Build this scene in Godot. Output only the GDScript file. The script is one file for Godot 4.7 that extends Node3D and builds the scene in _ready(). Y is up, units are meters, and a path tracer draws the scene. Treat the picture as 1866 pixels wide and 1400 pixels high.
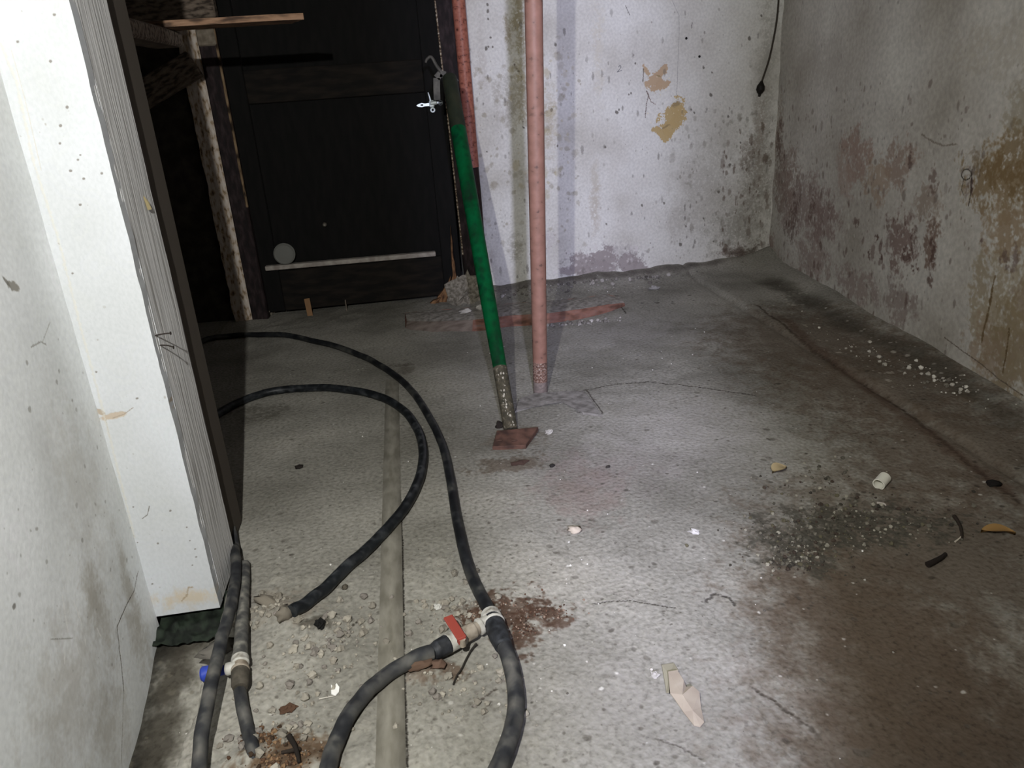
extends Node3D
# An empty, derelict room: barred door, props, water hoses on a rough cement floor.

const TX := 1792
const TZ := 2048
const FX0 := -1.0
const FZ0 := -4.5
const FW := 3.2
const FD := 3.8

var used := {}
var rng := RandomNumberGenerator.new()
var nA: FastNoiseLite
var nB: FastNoiseLite
var nC: FastNoiseLite
var tile: PackedByteArray
var tile2: PackedByteArray

func V3(x: float, y: float, z: float) -> Vector3: return Vector3(x, y, z)
func V2(x: float, y: float) -> Vector2: return Vector2(x, y)

# ------------------------------------------------------------------ naming
func numbered(called: String) -> String:
	var n: int = used.get(called, 0)
	used[called] = n + 1
	return called if n == 0 else "%s_%03d" % [called, n]

func tag(o: Node3D, label: String, category: String, group := "") -> Node3D:
	o.set_meta("label", label)
	o.set_meta("category", category)
	if group: o.set_meta("group", group)
	return o

func thing(called: String, label: String, category: String, at := Vector3.ZERO, group := "") -> Node3D:
	var o := Node3D.new()
	o.name = numbered(called)
	add_child(o)
	o.position = at
	tag(o, label, category, group)
	return o

func part(called: String, mesh: Mesh, m: Material, parent: Node3D) -> MeshInstance3D:
	var o := MeshInstance3D.new()
	o.name = called
	o.mesh = mesh
	o.material_override = m
	o.cast_shadow = GeometryInstance3D.SHADOW_CASTING_SETTING_ON
	parent.add_child(o, true)
	return o

func single(called: String, mesh: Mesh, m: Material, label: String, category: String, at := Vector3.ZERO, group := "") -> MeshInstance3D:
	var o := part(numbered(called), mesh, m, self)
	o.position = at
	tag(o, label, category, group)
	return o

func struct(called: String, mesh: Mesh, m: Material) -> MeshInstance3D:
	var o := part(numbered(called), mesh, m, self)
	o.set_meta("kind", "structure")
	return o

# ------------------------------------------------------------------ materials
func noise(seed_: int, freq: float, oct := 4) -> FastNoiseLite:
	var n := FastNoiseLite.new()
	n.seed = seed_
	n.noise_type = FastNoiseLite.TYPE_SIMPLEX_SMOOTH
	n.frequency = freq
	n.fractal_octaves = oct
	return n

func ramp(seed_: int, freq: float, stops: Array, size := 256, oct := 4) -> NoiseTexture2D:
	var t := NoiseTexture2D.new()
	t.width = size
	t.height = size
	t.seamless = true
	t.noise = noise(seed_, freq, oct)
	var g := Gradient.new()
	var off := PackedFloat32Array()
	var col := PackedColorArray()
	for s in stops:
		off.append(s[0])
		col.append(s[1])
	g.offsets = off
	g.colors = col
	t.color_ramp = g
	return t

func mat(c: Color, rough := 0.85, metal := 0.0) -> StandardMaterial3D:
	var m := StandardMaterial3D.new()
	m.albedo_color = c
	m.roughness = rough
	m.metallic = metal
	m.metallic_specular = 0.35
	return m

func nmat(stops: Array, seed_: int, freq: float, scale := 2.0, rough := 0.85, bump := 0.0, stretch := Vector3.ONE) -> StandardMaterial3D:
	var m := mat(Color.WHITE, rough)
	m.albedo_texture = ramp(seed_, freq, stops)
	m.uv1_triplanar = true
	m.uv1_scale = stretch * scale
	if bump > 0.0:
		m.heightmap_enabled = true
		m.heightmap_texture = ramp(seed_, freq, [[0.0, Color.BLACK], [1.0, Color.WHITE]])
		m.heightmap_scale = bump
	return m

func hexc(h: String) -> Color: return Color(h)

# ------------------------------------------------------------------ painting of stains and wear, in metres on a surface
class Paint:
	var w: int
	var h: int
	var u0: float
	var v0: float
	var su: float
	var sv: float
	var flip: bool
	var px: PackedByteArray
	var hd: PackedByteArray
	var t1: PackedByteArray
	var t2: PackedByteArray
	var salt := 0
	func setup(w_: int, h_: int, u_: float, v_: float, su_: float, sv_: float, flip_: bool, ta: PackedByteArray, tb: PackedByteArray) -> void:
		w = w_; h = h_; u0 = u_; v0 = v_; su = su_; sv = sv_; flip = flip_; t1 = ta; t2 = tb
	func small(n: FastNoiseLite, div: int) -> PackedByteArray:
		var im := n.get_image(w / div, h / div)
		if div > 1: im.resize(w, h, Image.INTERPOLATE_BILINEAR)
		return im.get_data()
	func fill(stops: Array, big: FastNoiseLite, fine: FastNoiseLite, contrast: float, hamp: int) -> void:
		var a := small(big, 4)
		var b := small(fine, 1)
		var lr := PackedInt32Array(); var lg := PackedInt32Array(); var lb := PackedInt32Array(); var mu := PackedInt32Array(); var hl := PackedInt32Array()
		var g := Gradient.new()
		var off := PackedFloat32Array(); var col := PackedColorArray()
		for s in stops: off.append(s[0]); col.append(s[1])
		g.offsets = off; g.colors = col
		for i in 256:
			var c := g.sample(i / 255.0)
			lr.append(int(c.r * 255)); lg.append(int(c.g * 255)); lb.append(int(c.b * 255))
			mu.append(int(256.0 * (1.0 + contrast * (i / 255.0 - 0.5))))
			hl.append(clampi(128 + int(hamp * (i / 255.0 - 0.5)), 0, 255))
		var n := w * h
		px.resize(n * 3)
		hd.resize(n)
		for i in n:
			var x := a[i]
			var m := mu[b[i]]
			var k := i * 3
			px[k] = mini(255, lr[x] * m >> 8)
			px[k + 1] = mini(255, lg[x] * m >> 8)
			px[k + 2] = mini(255, lb[x] * m >> 8)
			hd[i] = hl[b[i]]
	func row(v: float) -> float:
		return (v - v0) / sv * h if not flip else (1.0 - (v - v0) / sv) * h
	func blob(c: Vector2, r: Vector2, ang: float, col: Color, alpha: float, soft := 0.35, rough := 0.5, dh := 0, mott := 0.0) -> void:
		salt += 37
		var cx := (c.x - u0) / su * w
		var cy := row(c.y)
		var kx := su / w
		var ky := sv / h * (1.0 if not flip else -1.0)
		var big := maxf(r.x, r.y) * 1.35
		var x0 := maxi(0, int(cx - big / absf(kx))); var x1 := mini(w - 1, int(cx + big / absf(kx)) + 1)
		var y0 := maxi(0, int(cy - big / absf(ky))); var y1 := mini(h - 1, int(cy + big / absf(ky)) + 1)
		var ca := cos(ang); var sa := sin(ang)
		var R := col.r * 255.0; var G := col.g * 255.0; var B := col.b * 255.0
		# noise step: finer for small spots
		var st := clampf(0.25 / maxf(minf(r.x, r.y), 0.002) * kx * 12.0, 1.0, 6.0)
		for y in range(y0, y1 + 1):
			for x in range(x0, x1 + 1):
				var dx := (x - cx) * kx; var dy := (y - cy) * ky
				var lx := (dx * ca + dy * sa) / r.x; var ly := (-dx * sa + dy * ca) / r.y
				var d := lx * lx + ly * ly
				if d > 1.9: continue
				d = sqrt(d)
				var ti := ((int(y * st) + salt) & 511) * 512 + ((int(x * st) + salt * 3) & 511)
				if rough > 0.0: d += rough * ((t1[ti] / 255.0 - 0.5) * 1.5 + (t2[((int(y * st * 1.7) + salt) & 511) * 512 + ((int(x * st * 1.7) + salt) & 511)] / 255.0 - 0.5) * 0.9)
				if d >= 1.0: continue
				var k := minf(1.0, (1.0 - d) / soft) * alpha
				if mott > 0.0:
					k *= clampf((t2[((y + salt) & 511) * 512 + ((x + salt) & 511)] / 255.0 - mott) * 6.0, 0.0, 1.0)
				var i := y * w + x
				var j := i * 3
				px[j] = int(lerpf(px[j], R, k)); px[j + 1] = int(lerpf(px[j + 1], G, k)); px[j + 2] = int(lerpf(px[j + 2], B, k))
				if dh: hd[i] = clampi(hd[i] + int(dh * k / maxf(alpha, 0.01)), 0, 255)
	func line(pts: Array, width: float, col: Color, alpha: float, jitter := 0.5, dh := 0) -> void:
		for s in pts.size() - 1:
			var a: Vector2 = pts[s]
			var b: Vector2 = pts[s + 1]
			var n := maxi(1, int(a.distance_to(b) / (width * 0.6)))
			for i in n:
				var p := a.lerp(b, float(i) / n)
				salt += 11
				var q := t1[(salt * 97) & 262143] / 255.0 - 0.5
				var q2 := t2[(salt * 131) & 262143] / 255.0 - 0.5
				blob(p + Vector2(q, q2) * width * jitter * 2.0, Vector2(width, width) * (0.75 + q2), 0.0, col, alpha, 0.6, 0.3, dh)
	func specks(n: int, lo: Vector2, hi: Vector2, r0: float, r1: float, col: Color, alpha: float, rng: RandomNumberGenerator, dh := 0, tall := 1.0) -> void:
		for i in n:
			var c := Vector2(rng.randf_range(lo.x, hi.x), rng.randf_range(lo.y, hi.y))
			var r := lerpf(r0, r1, pow(rng.randf(), 2.5))
			blob(c, Vector2(r, r * tall * rng.randf_range(0.6, 1.3)), rng.randf() * 3.0 if tall == 1.0 else 0.0, col, alpha * rng.randf_range(0.5, 1.0), 0.5, 0.7, dh)
	func texture() -> ImageTexture:
		return ImageTexture.create_from_image(Image.create_from_data(w, h, false, Image.FORMAT_RGB8, px))
	func relief() -> ImageTexture:
		return ImageTexture.create_from_image(Image.create_from_data(w, h, false, Image.FORMAT_L8, hd))

func painter(w: int, h: int, u0: float, v0: float, su: float, sv: float, flip: bool) -> Paint:
	var p := Paint.new()
	p.setup(w, h, u0, v0, su, sv, flip, tile, tile2)
	return p

func painted(p: Paint, rough: float, cm: float) -> StandardMaterial3D:
	var m := mat(Color.WHITE, rough)
	m.albedo_texture = p.texture()
	m.heightmap_enabled = true
	m.heightmap_texture = p.relief()
	m.heightmap_scale = cm
	return m

# ------------------------------------------------------------------ shapes
func quad(st: SurfaceTool, a: Vector3, b: Vector3, c: Vector3, d: Vector3, out: Vector3, ua := Vector2.ZERO, ub := Vector2.ZERO, uc := Vector2.ZERO, ud := Vector2.ZERO) -> void:
	# a b c d round the quad; the visible side faces «out»
	var n := (c - a).cross(d - b)
	if n.dot(out) > 0.0:
		var t := b; b = d; d = t
		var tu := ub; ub = ud; ud = tu
	for k in [[a, ua], [b, ub], [c, uc], [a, ua], [c, uc], [d, ud]]:
		st.set_uv(k[1])
		st.add_vertex(k[0])

func tri(st: SurfaceTool, a: Vector3, b: Vector3, c: Vector3, out: Vector3) -> void:
	if (b - a).cross(c - a).dot(out) > 0.0:
		var t := b; b = c; c = t
	st.set_uv(Vector2(a.x, a.z)); st.add_vertex(a)
	st.set_uv(Vector2(b.x, b.z)); st.add_vertex(b)
	st.set_uv(Vector2(c.x, c.z)); st.add_vertex(c)

func begin() -> SurfaceTool:
	var st := SurfaceTool.new()
	st.begin(Mesh.PRIMITIVE_TRIANGLES)
	return st

func done(st: SurfaceTool, into: ArrayMesh = null) -> ArrayMesh:
	st.generate_normals()
	return st.commit(into) if into else st.commit()

# wall slab: front grid along u (unit), up, offset along n; back and rim closed
func slab(P: Vector3, u: Vector3, n: Vector3, len_: float, h0: float, h1: float, thick: float, nu: int, nv: int, su: float, v0: float, sv: float, amp := 0.0, ragged := 0.0) -> ArrayMesh:
	var st := begin()
	st.set_smooth_group(0)
	var at := func(i: int, j: int) -> Vector3:
		var a := len_ * i / nu
		var b := h0 + (h1 - h0) * j / nv
		var p := P + u * a + Vector3(0, b, 0)
		var q := amp * (nA.get_noise_2d(a * 40.0 + P.x * 9.0, b * 40.0) + 0.4 * nB.get_noise_2d(a * 60.0, b * 60.0))
		var e := 0.0
		if ragged > 0.0 and (i == 0 or i == nu):
			e = ragged * nB.get_noise_2d(b * 90.0, i * 7.0 + P.z * 10.0) * (1.0 if i == nu else -1.0)
		return p + n * q + u * e
	var g: Array[PackedVector3Array] = []
	for i in nu + 1:
		var col := PackedVector3Array()
		for j in nv + 1: col.append(at.call(i, j))
		g.append(col)
	var uvf := func(p: Vector3) -> Vector2:
		var d := p - P
		return Vector2(d.dot(u) / su, 1.0 - (d.y - v0) / sv)
	for i in nu:
		for j in nv:
			quad(st, g[i][j], g[i + 1][j], g[i + 1][j + 1], g[i][j + 1], n, uvf.call(g[i][j]), uvf.call(g[i + 1][j]), uvf.call(g[i + 1][j + 1]), uvf.call(g[i][j + 1]))
	st.set_smooth_group(-1)
	var bk := -n * thick
	for j in nv:
		for e in [[0, -u], [nu, u]]:
			var a: Vector3 = g[e[0]][j]
			var b: Vector3 = g[e[0]][j + 1]
			quad(st, a, b, b + bk, a + bk, e[1], uvf.call(a), uvf.call(b), uvf.call(b) + Vector2(0.03, 0), uvf.call(a) + Vector2(0.03, 0))
	for i in nu:
		for e in [[0, Vector3.DOWN], [nv, Vector3.UP]]:
			var a: Vector3 = g[i][e[0]]
			var b: Vector3 = g[i + 1][e[0]]
			quad(st, a, b, b + bk, a + bk, e[1], uvf.call(a), uvf.call(b), uvf.call(b) + Vector2(0, 0.03), uvf.call(a) + Vector2(0, 0.03))
	quad(st, g[0][0] + bk, g[nu][0] + bk, g[nu][nv] + bk, g[0][nv] + bk, -n)
	return done(st)

# box with chamfered edges, centred, optionally wobbly
func box(size: Vector3, bev := 0.002, st: SurfaceTool = null, xf := Transform3D()) -> ArrayMesh:
	var own := st == null
	if own: st = begin()
	st.set_smooth_group(-1)
	var h := size / 2.0
	bev = minf(bev, minf(h.x, minf(h.y, h.z)) * 0.8)
	var mid := xf.origin
	var pt := func(s: Vector3, ax: int) -> Vector3:
		var p := Vector3(s.x * h.x, s.y * h.y, s.z * h.z)
		for k in 3:
			if k != ax: p[k] -= s[k] * bev
		return xf * p
	var sg := [-1.0, 1.0]
	for ax in 3:
		var b1 := (ax + 1) % 3
		var b2 := (ax + 2) % 3
		for s in sg:
			var c: Array[Vector3] = []
			for q in [[-1, -1], [1, -1], [1, 1], [-1, 1]]:
				var v := Vector3.ZERO
				v[ax] = s; v[b1] = q[0]; v[b2] = q[1]
				c.append(pt.call(v, ax))
			var o := Vector3.ZERO
			o[ax] = s
			quad(st, c[0], c[1], c[2], c[3], xf.basis * o, V2(0, 0), V2(1, 0), V2(1, 1), V2(0, 1))
		# edge along ax
		for s in sg:
			for t in sg:
				var e: Array[Vector3] = []
				for q in [[-1, b1], [-1, b2], [1, b2], [1, b1]]:
					var v := Vector3.ZERO
					v[ax] = q[0]; v[b1] = s; v[b2] = t
					e.append(pt.call(v, q[1]))
				var o := Vector3.ZERO
				o[b1] = s; o[b2] = t
				quad(st, e[0], e[1], e[2], e[3], xf.basis * o)
	for sx in sg:
		for sy in sg:
			for sz in sg:
				var v := Vector3(sx, sy, sz)
				tri(st, pt.call(v, 0), pt.call(v, 1), pt.call(v, 2), xf.basis * v)
	return done(st) if own else null

func curve(pts: Array, sub: int) -> PackedVector3Array:
	var out := PackedVector3Array()
	var n := pts.size()
	for i in n - 1:
		var a: Vector3 = pts[maxi(i - 1, 0)]
		var b: Vector3 = pts[i]
		var c: Vector3 = pts[i + 1]
		var d: Vector3 = pts[mini(i + 2, n - 1)]
		for k in sub:
			out.append(b.cubic_interpolate(c, a, d, float(k) / sub))
	out.append(pts[n - 1])
	return out

# round tube along points; radii: float or array per control point
func tube(pts: PackedVector3Array, r0: float, r1: float, sides := 12, st: SurfaceTool = null, wob := 0.0) -> ArrayMesh:
	var own := st == null
	if own: st = begin()
	st.set_smooth_group(0)
	var n := pts.size()
	var rings: Array[PackedVector3Array] = []
	var up := Vector3.UP
	var run := PackedFloat32Array()
	var acc := 0.0
	for i in n:
		var t := (pts[mini(i + 1, n - 1)] - pts[maxi(i - 1, 0)]).normalized()
		if i == 0 and absf(t.dot(up)) > 0.95: up = Vector3.FORWARD
		var s := t.cross(up).normalized()
		up = s.cross(t).normalized()
		if i > 0: acc += pts[i].distance_to(pts[i - 1])
		run.append(acc)
		var r := lerpf(r0, r1, float(i) / (n - 1))
		var ring := PackedVector3Array()
		for k in sides:
			var a := TAU * k / sides
			var rr := r * (1.0 + wob * nB.get_noise_2d(acc * 300.0, k * 20.0))
			ring.append(pts[i] + (s * cos(a) + up * sin(a)) * rr)
		rings.append(ring)
	for i in n - 1:
		var mid := (pts[i] + pts[i + 1]) / 2.0
		for k in sides:
			var k2 := (k + 1) % sides
			var q := (rings[i][k] + rings[i + 1][k2]) / 2.0
			quad(st, rings[i][k], rings[i][k2], rings[i + 1][k2], rings[i + 1][k], q - mid, V2(float(k) / sides, run[i] * 8.0), V2(float(k + 1) / sides, run[i] * 8.0), V2(float(k + 1) / sides, run[i + 1] * 8.0), V2(float(k) / sides, run[i + 1] * 8.0))
	st.set_smooth_group(-1)
	for k in sides:
		var k2 := (k + 1) % sides
		tri(st, pts[0], rings[0][k], rings[0][k2], pts[0] - pts[1])
		tri(st, pts[n - 1], rings[n - 1][k], rings[n - 1][k2], pts[n - 1] - pts[n - 2])
	return done(st) if own else null

# turned profile [[along, radius], ...] from a towards b
func lathe(a: Vector3, b: Vector3, prof: Array, sides := 18, st: SurfaceTool = null) -> ArrayMesh:
	var own := st == null
	if own: st = begin()
	var t := (b - a).normalized()
	var s := t.cross(Vector3.UP if absf(t.y) < 0.9 else Vector3.RIGHT).normalized()
	var u := s.cross(t)
	var rings: Array[PackedVector3Array] = []
	for p in prof:
		var ring := PackedVector3Array()
		for k in sides:
			var an := TAU * k / sides
			ring.append(a + t * float(p[0]) + (s * cos(an) + u * sin(an)) * float(p[1]))
		rings.append(ring)
	for i in prof.size() - 1:
		st.set_smooth_group(i + 1)
		var dl: float = prof[i + 1][0] - prof[i][0]
		var dr: float = prof[i + 1][1] - prof[i][1]
		for k in sides:
			var k2 := (k + 1) % sides
			var an := TAU * (k + 0.5) / sides
			var rad := s * cos(an) + u * sin(an)
			var out := rad * dl - t * dr
			if out.length() < 1e-9: out = rad
			quad(st, rings[i][k], rings[i][k2], rings[i + 1][k2], rings[i + 1][k], out, V2(float(k) / sides, prof[i][0] * 10.0), V2((k + 1.0) / sides, prof[i][0] * 10.0), V2((k + 1.0) / sides, prof[i + 1][0] * 10.0), V2(float(k) / sides, prof[i + 1][0] * 10.0))
	return done(st) if own else null

# closed turned body: ends capped
func turned(a: Vector3, b: Vector3, prof: Array, sides := 18) -> ArrayMesh:
	var p := prof.duplicate()
	p.push_front([prof[0][0], 0.0005])
	p.push_back([prof[-1][0], 0.0005])
	return lathe(a, b, p, sides)

# flat polygon (points in space, roughly level) thickened downwards, top edge bevelled, slightly crumpled
func plate(pts: Array, thick: float, bev := 0.002, crumple := 0.0) -> ArrayMesh:
	var st := begin()
	st.set_smooth_group(-1)
	var c := Vector3.ZERO
	for p in pts: c += p
	c /= pts.size()
	var n := pts.size()
	var top: Array[Vector3] = []
	var edge: Array[Vector3] = []
	for p in pts:
		var d: Vector3 = (p - c)
		d.y = 0
		top.append(p - d.normalized() * bev)
		edge.append(p - Vector3(0, bev, 0))
	c.y += crumple
	for i in n:
		var j := (i + 1) % n
		var o := (edge[i] + edge[j]) / 2.0 - c
		o.y = 0
		var m1 := (top[i] + top[j]) / 2.0
		m1.y -= crumple * 0.3
		tri(st, c, top[i], m1, Vector3.UP)
		tri(st, c, m1, top[j], Vector3.UP)
		tri(st, top[i], edge[i], m1, Vector3.UP + o.normalized())
		tri(st, edge[i], edge[j], m1, Vector3.UP + o.normalized())
		tri(st, edge[j], top[j], m1, Vector3.UP + o.normalized())
		var bi := edge[i] - Vector3(0, thick, 0)
		var bj := edge[j] - Vector3(0, thick, 0)
		quad(st, edge[i], edge[j], bj, bi, o)
		tri(st, c - Vector3(0, thick + bev, 0), bi, bj, Vector3.DOWN)
	return done(st)

# irregular lump
func lump(size: Vector3, seed_: int, rough := 0.3, rings := 7, sides := 10, facet := false) -> ArrayMesh:
	var st := begin()
	st.set_smooth_group(-1 if facet else 0)
	var n := noise(seed_, 0.9, 2)
	var p := func(i: int, k: int) -> Vector3:
		var a := PI * i / rings
		var b := TAU * (k % sides) / sides
		var d := Vector3(sin(a) * cos(b), cos(a), sin(a) * sin(b))
		return d * size * 0.5 * (1.0 + rough * n.get_noise_3dv(d * 1.6))
	for i in rings:
		for k in sides:
			var a: Vector3 = p.call(i, k)
			var b: Vector3 = p.call(i, k + 1)
			var c: Vector3 = p.call(i + 1, k + 1)
			var d: Vector3 = p.call(i + 1, k)
			quad(st, a, b, c, d, a + c)
	return done(st)

# ------------------------------------------------------------------ the ground's own relief
func back_z(x: float) -> float: return -4.19 - 0.055 * (x - 0.3)
func right_x(z: float) -> float: return 2.12 - 0.1 * (z + 4.29)
func gauss(dx: float, r: float) -> float: return exp(-dx * dx / (r * r))

func trench(x: float, z: float) -> float:
	# 0 .. 1: how far down the gutter by the left wall
	var e := -0.522 + 0.012 * nB.get_noise_2d(z * 60.0, 3.0) + 0.01 * nA.get_noise_2d(z * 40.0, 9.0) - 0.012 * smoothstep(-1.35, -1.6, z)
	return smoothstep(e + 0.012, e - 0.012, x) * smoothstep(-1.86, -1.8, z) * smoothstep(-0.25, -0.35, z)

func hgt(x: float, z: float) -> float:
	var strip := 1.0 - 0.9 * smoothstep(0.045, 0.03, absf(x - strip_x(z))) * smoothstep(-3.0, -2.8, z)
	var y := 0.006 * nA.get_noise_2d(x * 9.0, z * 9.0) + 0.0045 * nB.get_noise_2d(x * 42.0, z * 42.0) * strip
	# loose lumpy cement in front of the hoses and along the wall foot
	var lumpy := gauss(z + 1.25, 0.35) * smoothstep(0.15, -0.15, x) + 0.5 * gauss(z + 2.65, 0.2) * gauss(x - 0.75, 0.4) + 0.6 * gauss(z + 4.0, 0.2) + 0.45 * gauss(z + 1.55, 0.3) * gauss(x - 0.35, 0.35)
	y += 0.012 * lumpy * maxf(0.0, nC.get_noise_2d(x * 95.0, z * 95.0)) * strip
	if x > 0.25:
		y += 0.042 * gauss(maxf(0.0, z - back_z(x)), 0.14) * (1.0 + 0.5 * nA.get_noise_2d(x * 30.0, 5.0))
	var dr := right_x(z) - x
	y += 0.035 * gauss(maxf(0.0, dr), 0.10)
	y += 0.008 * smoothstep(1.565, 1.61, x) * (1.0 + nA.get_noise_2d(x * 20.0, z * 20.0)) - 0.01 * gauss(x - 1.572, 0.012)
	for m in MOUNDS:
		var d: Vector2 = V2(x, z) - m[0]
		if absf(d.x) < 0.3 and absf(d.y) < 0.3:
			y += m[2] * exp(-d.length_squared() / (m[1] * m[1])) * (1.0 + 0.8 * nC.get_noise_2d(x * 70.0, z * 70.0))
	var t := trench(x, z)
	if t > 0.0:
		y = lerpf(y, -0.04 - 0.055 * smoothstep(-1.6, -1.2, z) + 0.014 * nB.get_noise_2d(x * 30.0, z * 30.0), t)
	return y

func strip_x(z: float) -> float: return lerpf(-0.121, -0.128, clampf((z + 3.0) / 2.0, 0.0, 1.0)) + 0.002

var MOUNDS := [[V2(-0.371, -1.513), 0.05, 0.016], [V2(-0.345, -1.086), 0.06, 0.022], [V2(-0.299, -1.438), 0.04, 0.01], [V2(-0.053, -1.254), 0.04, 0.008], [V2(0.102, -1.412), 0.07, 0.006], [V2(0.227, -2.115), 0.05, 0.006]]

func gp(p: Vector3) -> Vector3: return p + Vector3(0, hgt(p.x, p.z), 0)
func gpl(a: Array) -> Array:
	var o := []
	for p in a: o.append(gp(p))
	return o

func floor_mesh() -> ArrayMesh:
	var xs := PackedFloat32Array()
	var zs := PackedFloat32Array()
	for x in [-2.4, -1.9, -1.5, -1.2]: xs.append(x)
	var x := -1.0
	while x < 2.4:
		xs.append(x)
		x += 0.0115 if x < 0.3 else 0.016
	var z := -4.7
	while z < -0.7:
		zs.append(z)
		z += lerpf(0.0095, 0.02, clampf((-1.0 - z) / 2.5, 0.0, 1.0))
	for q in [-0.6, -0.45, -0.35, -0.2, 0.2, 0.8, 2.0]: zs.append(q)
	var nx := xs.size()
	var nz := zs.size()
	var v := PackedVector3Array()
	var uv := PackedVector2Array()
	var uv2 := PackedVector2Array()
	for j in nz:
		for i in nx:
			var px := xs[i]
			var pz := zs[j]
			v.append(Vector3(px, hgt(px, pz), pz))
			uv.append(Vector2((px - FX0) / FW, (pz - FZ0) / FD))
			uv2.append(Vector2(px, pz) * 2.3)
	var idx := PackedInt32Array()
	for j in nz - 1:
		for i in nx - 1:
			var a := j * nx + i
			idx.append_array(PackedInt32Array([a, a + 1, a + nx, a + 1, a + nx + 1, a + nx]))
	var arr := []
	arr.resize(Mesh.ARRAY_MAX)
	arr[Mesh.ARRAY_VERTEX] = v
	arr[Mesh.ARRAY_TEX_UV] = uv
	arr[Mesh.ARRAY_TEX_UV2] = uv2
	arr[Mesh.ARRAY_INDEX] = idx
	var am := ArrayMesh.new()
	am.add_surface_from_arrays(Mesh.PRIMITIVE_TRIANGLES, arr)
	var st := SurfaceTool.new()
	st.create_from(am, 0)
	st.generate_normals()
	var out := st.commit()
	# the underside, so that the ground has thickness
	var under := begin()
	box(V3(4.8, 0.12, 6.7), 0.01, under, Transform3D(Basis(), V3(0, -0.22, -1.35)))
	under.generate_normals()
	return under.commit(out)

# ==================================================================
func _ready() -> void:
	# ---- camera
	var cam := Camera3D.new()
	cam.name = "camera"
	cam.fov = 53.1301
	cam.near = 0.02
	add_child(cam)
	cam.transform = Transform3D(Basis(V3(0.987, -0.065, 0.146), V3(0.113, 0.928, -0.354), V3(-0.112, 0.366, 0.924)).orthonormalized(), V3(0, 1.1, 0))
	cam.current = true
	# ---- environment: a closed, unlit room
	var env := Environment.new()
	env.background_mode = Environment.BG_COLOR
	env.background_color = Color.BLACK
	env.tonemap_mode = Environment.TONE_MAPPER_LINEAR
	env.tonemap_exposure = 1.0
	env.sdfgi_enabled = true
	env.ssao_enabled = true
	env.ssil_enabled = true
	var we := WorldEnvironment.new()
	we.name = "environment"
	we.environment = env
	add_child(we)
	# ---- unseen lamps, out of view: one lights the left side, one the middle band
	var unseen_lamp_left := [V3(-0.24, 1.5, -0.05), V3(-0.16, 0.86, -2.6), Color(1.0, 1.0, 0.985), 4.6, 67.0, 0.8, 0.012]
	var unseen_lamp_mid := [V3(0.06, 1.4, 0.9), V3(0.9, 0.95, -4.3), Color(0.86, 0.87, 1.0), 17.5, 43.0, 1.0, 0.048]

	nA = noise(11, 0.1, 3)
	nB = noise(23, 0.1, 3)
	nC = noise(37, 0.1, 2)
	rng.seed = 4242
	tile = noise(5, 0.02, 4).get_seamless_image(512, 512).get_data()
	tile2 = noise(6, 0.06, 4).get_seamless_image(512, 512).get_data()

	build_room()
	build_door()
	build_left_side()
	build_props()
	build_hoses()
	build_wall_things()
	build_debris()
	unseen_lamp(unseen_lamp_left, "unseen lamp out of view near the left wall, lighting the pier and the left floor")
	unseen_lamp(unseen_lamp_mid, "unseen lamp out of view behind the camera, lighting the middle of the floor and back wall")

func unseen_lamp(d: Array, label: String) -> void:  # lamps stand out of view; their kind and mounting are chosen
	var p: Vector3 = d[0]
	var dir: Vector3 = (d[1] - p).normalized()
	var o := thing("unseen_lamp", label, "lamp", p)
	var shell := mat(Color("3a3a3c"), 0.5, 0.6)
	part("housing", lathe(-dir * 0.11, Vector3.ZERO, [[0.0, 0.0005], [0.0, 0.02], [0.04, 0.025], [0.10, 0.05], [0.104, 0.05], [0.104, 0.046], [0.05, 0.02], [0.05, 0.0005]]), shell, o)
	var glow := mat(Color.WHITE, 0.4)
	glow.emission_enabled = true
	glow.emission = d[2]
	glow.emission_energy_multiplier = 1.5
	part("bulb", turned(-dir * 0.05, Vector3.ZERO, [[0.0, 0.012], [0.015, 0.016], [0.028, 0.012], [0.034, 0.004]], 14), glow, o)
	part("cord", tube(PackedVector3Array([-dir * 0.105, V3(-dir.x * 0.12, 0.1, -dir.z * 0.12), V3(-dir.x * 0.11, 2.6 - p.y, -dir.z * 0.11)]), 0.004, 0.004, 8), mat(Color("202020")), o)  # added cord, carries the unseen lamp from the ceiling
	var l := SpotLight3D.new()
	l.name = "unseen_lamp_light"
	add_child(l, true)
	l.position = p + dir * 0.012
	l.look_at_from_position(l.position, d[1], Vector3.UP)
	l.light_color = d[2]
	l.light_energy = d[3]
	l.spot_angle = d[4]
	l.spot_angle_attenuation = d[5]
	l.spot_range = 12.0
	l.spot_attenuation = 2.0
	l.light_size = d[6]
	l.shadow_enabled = true

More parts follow.
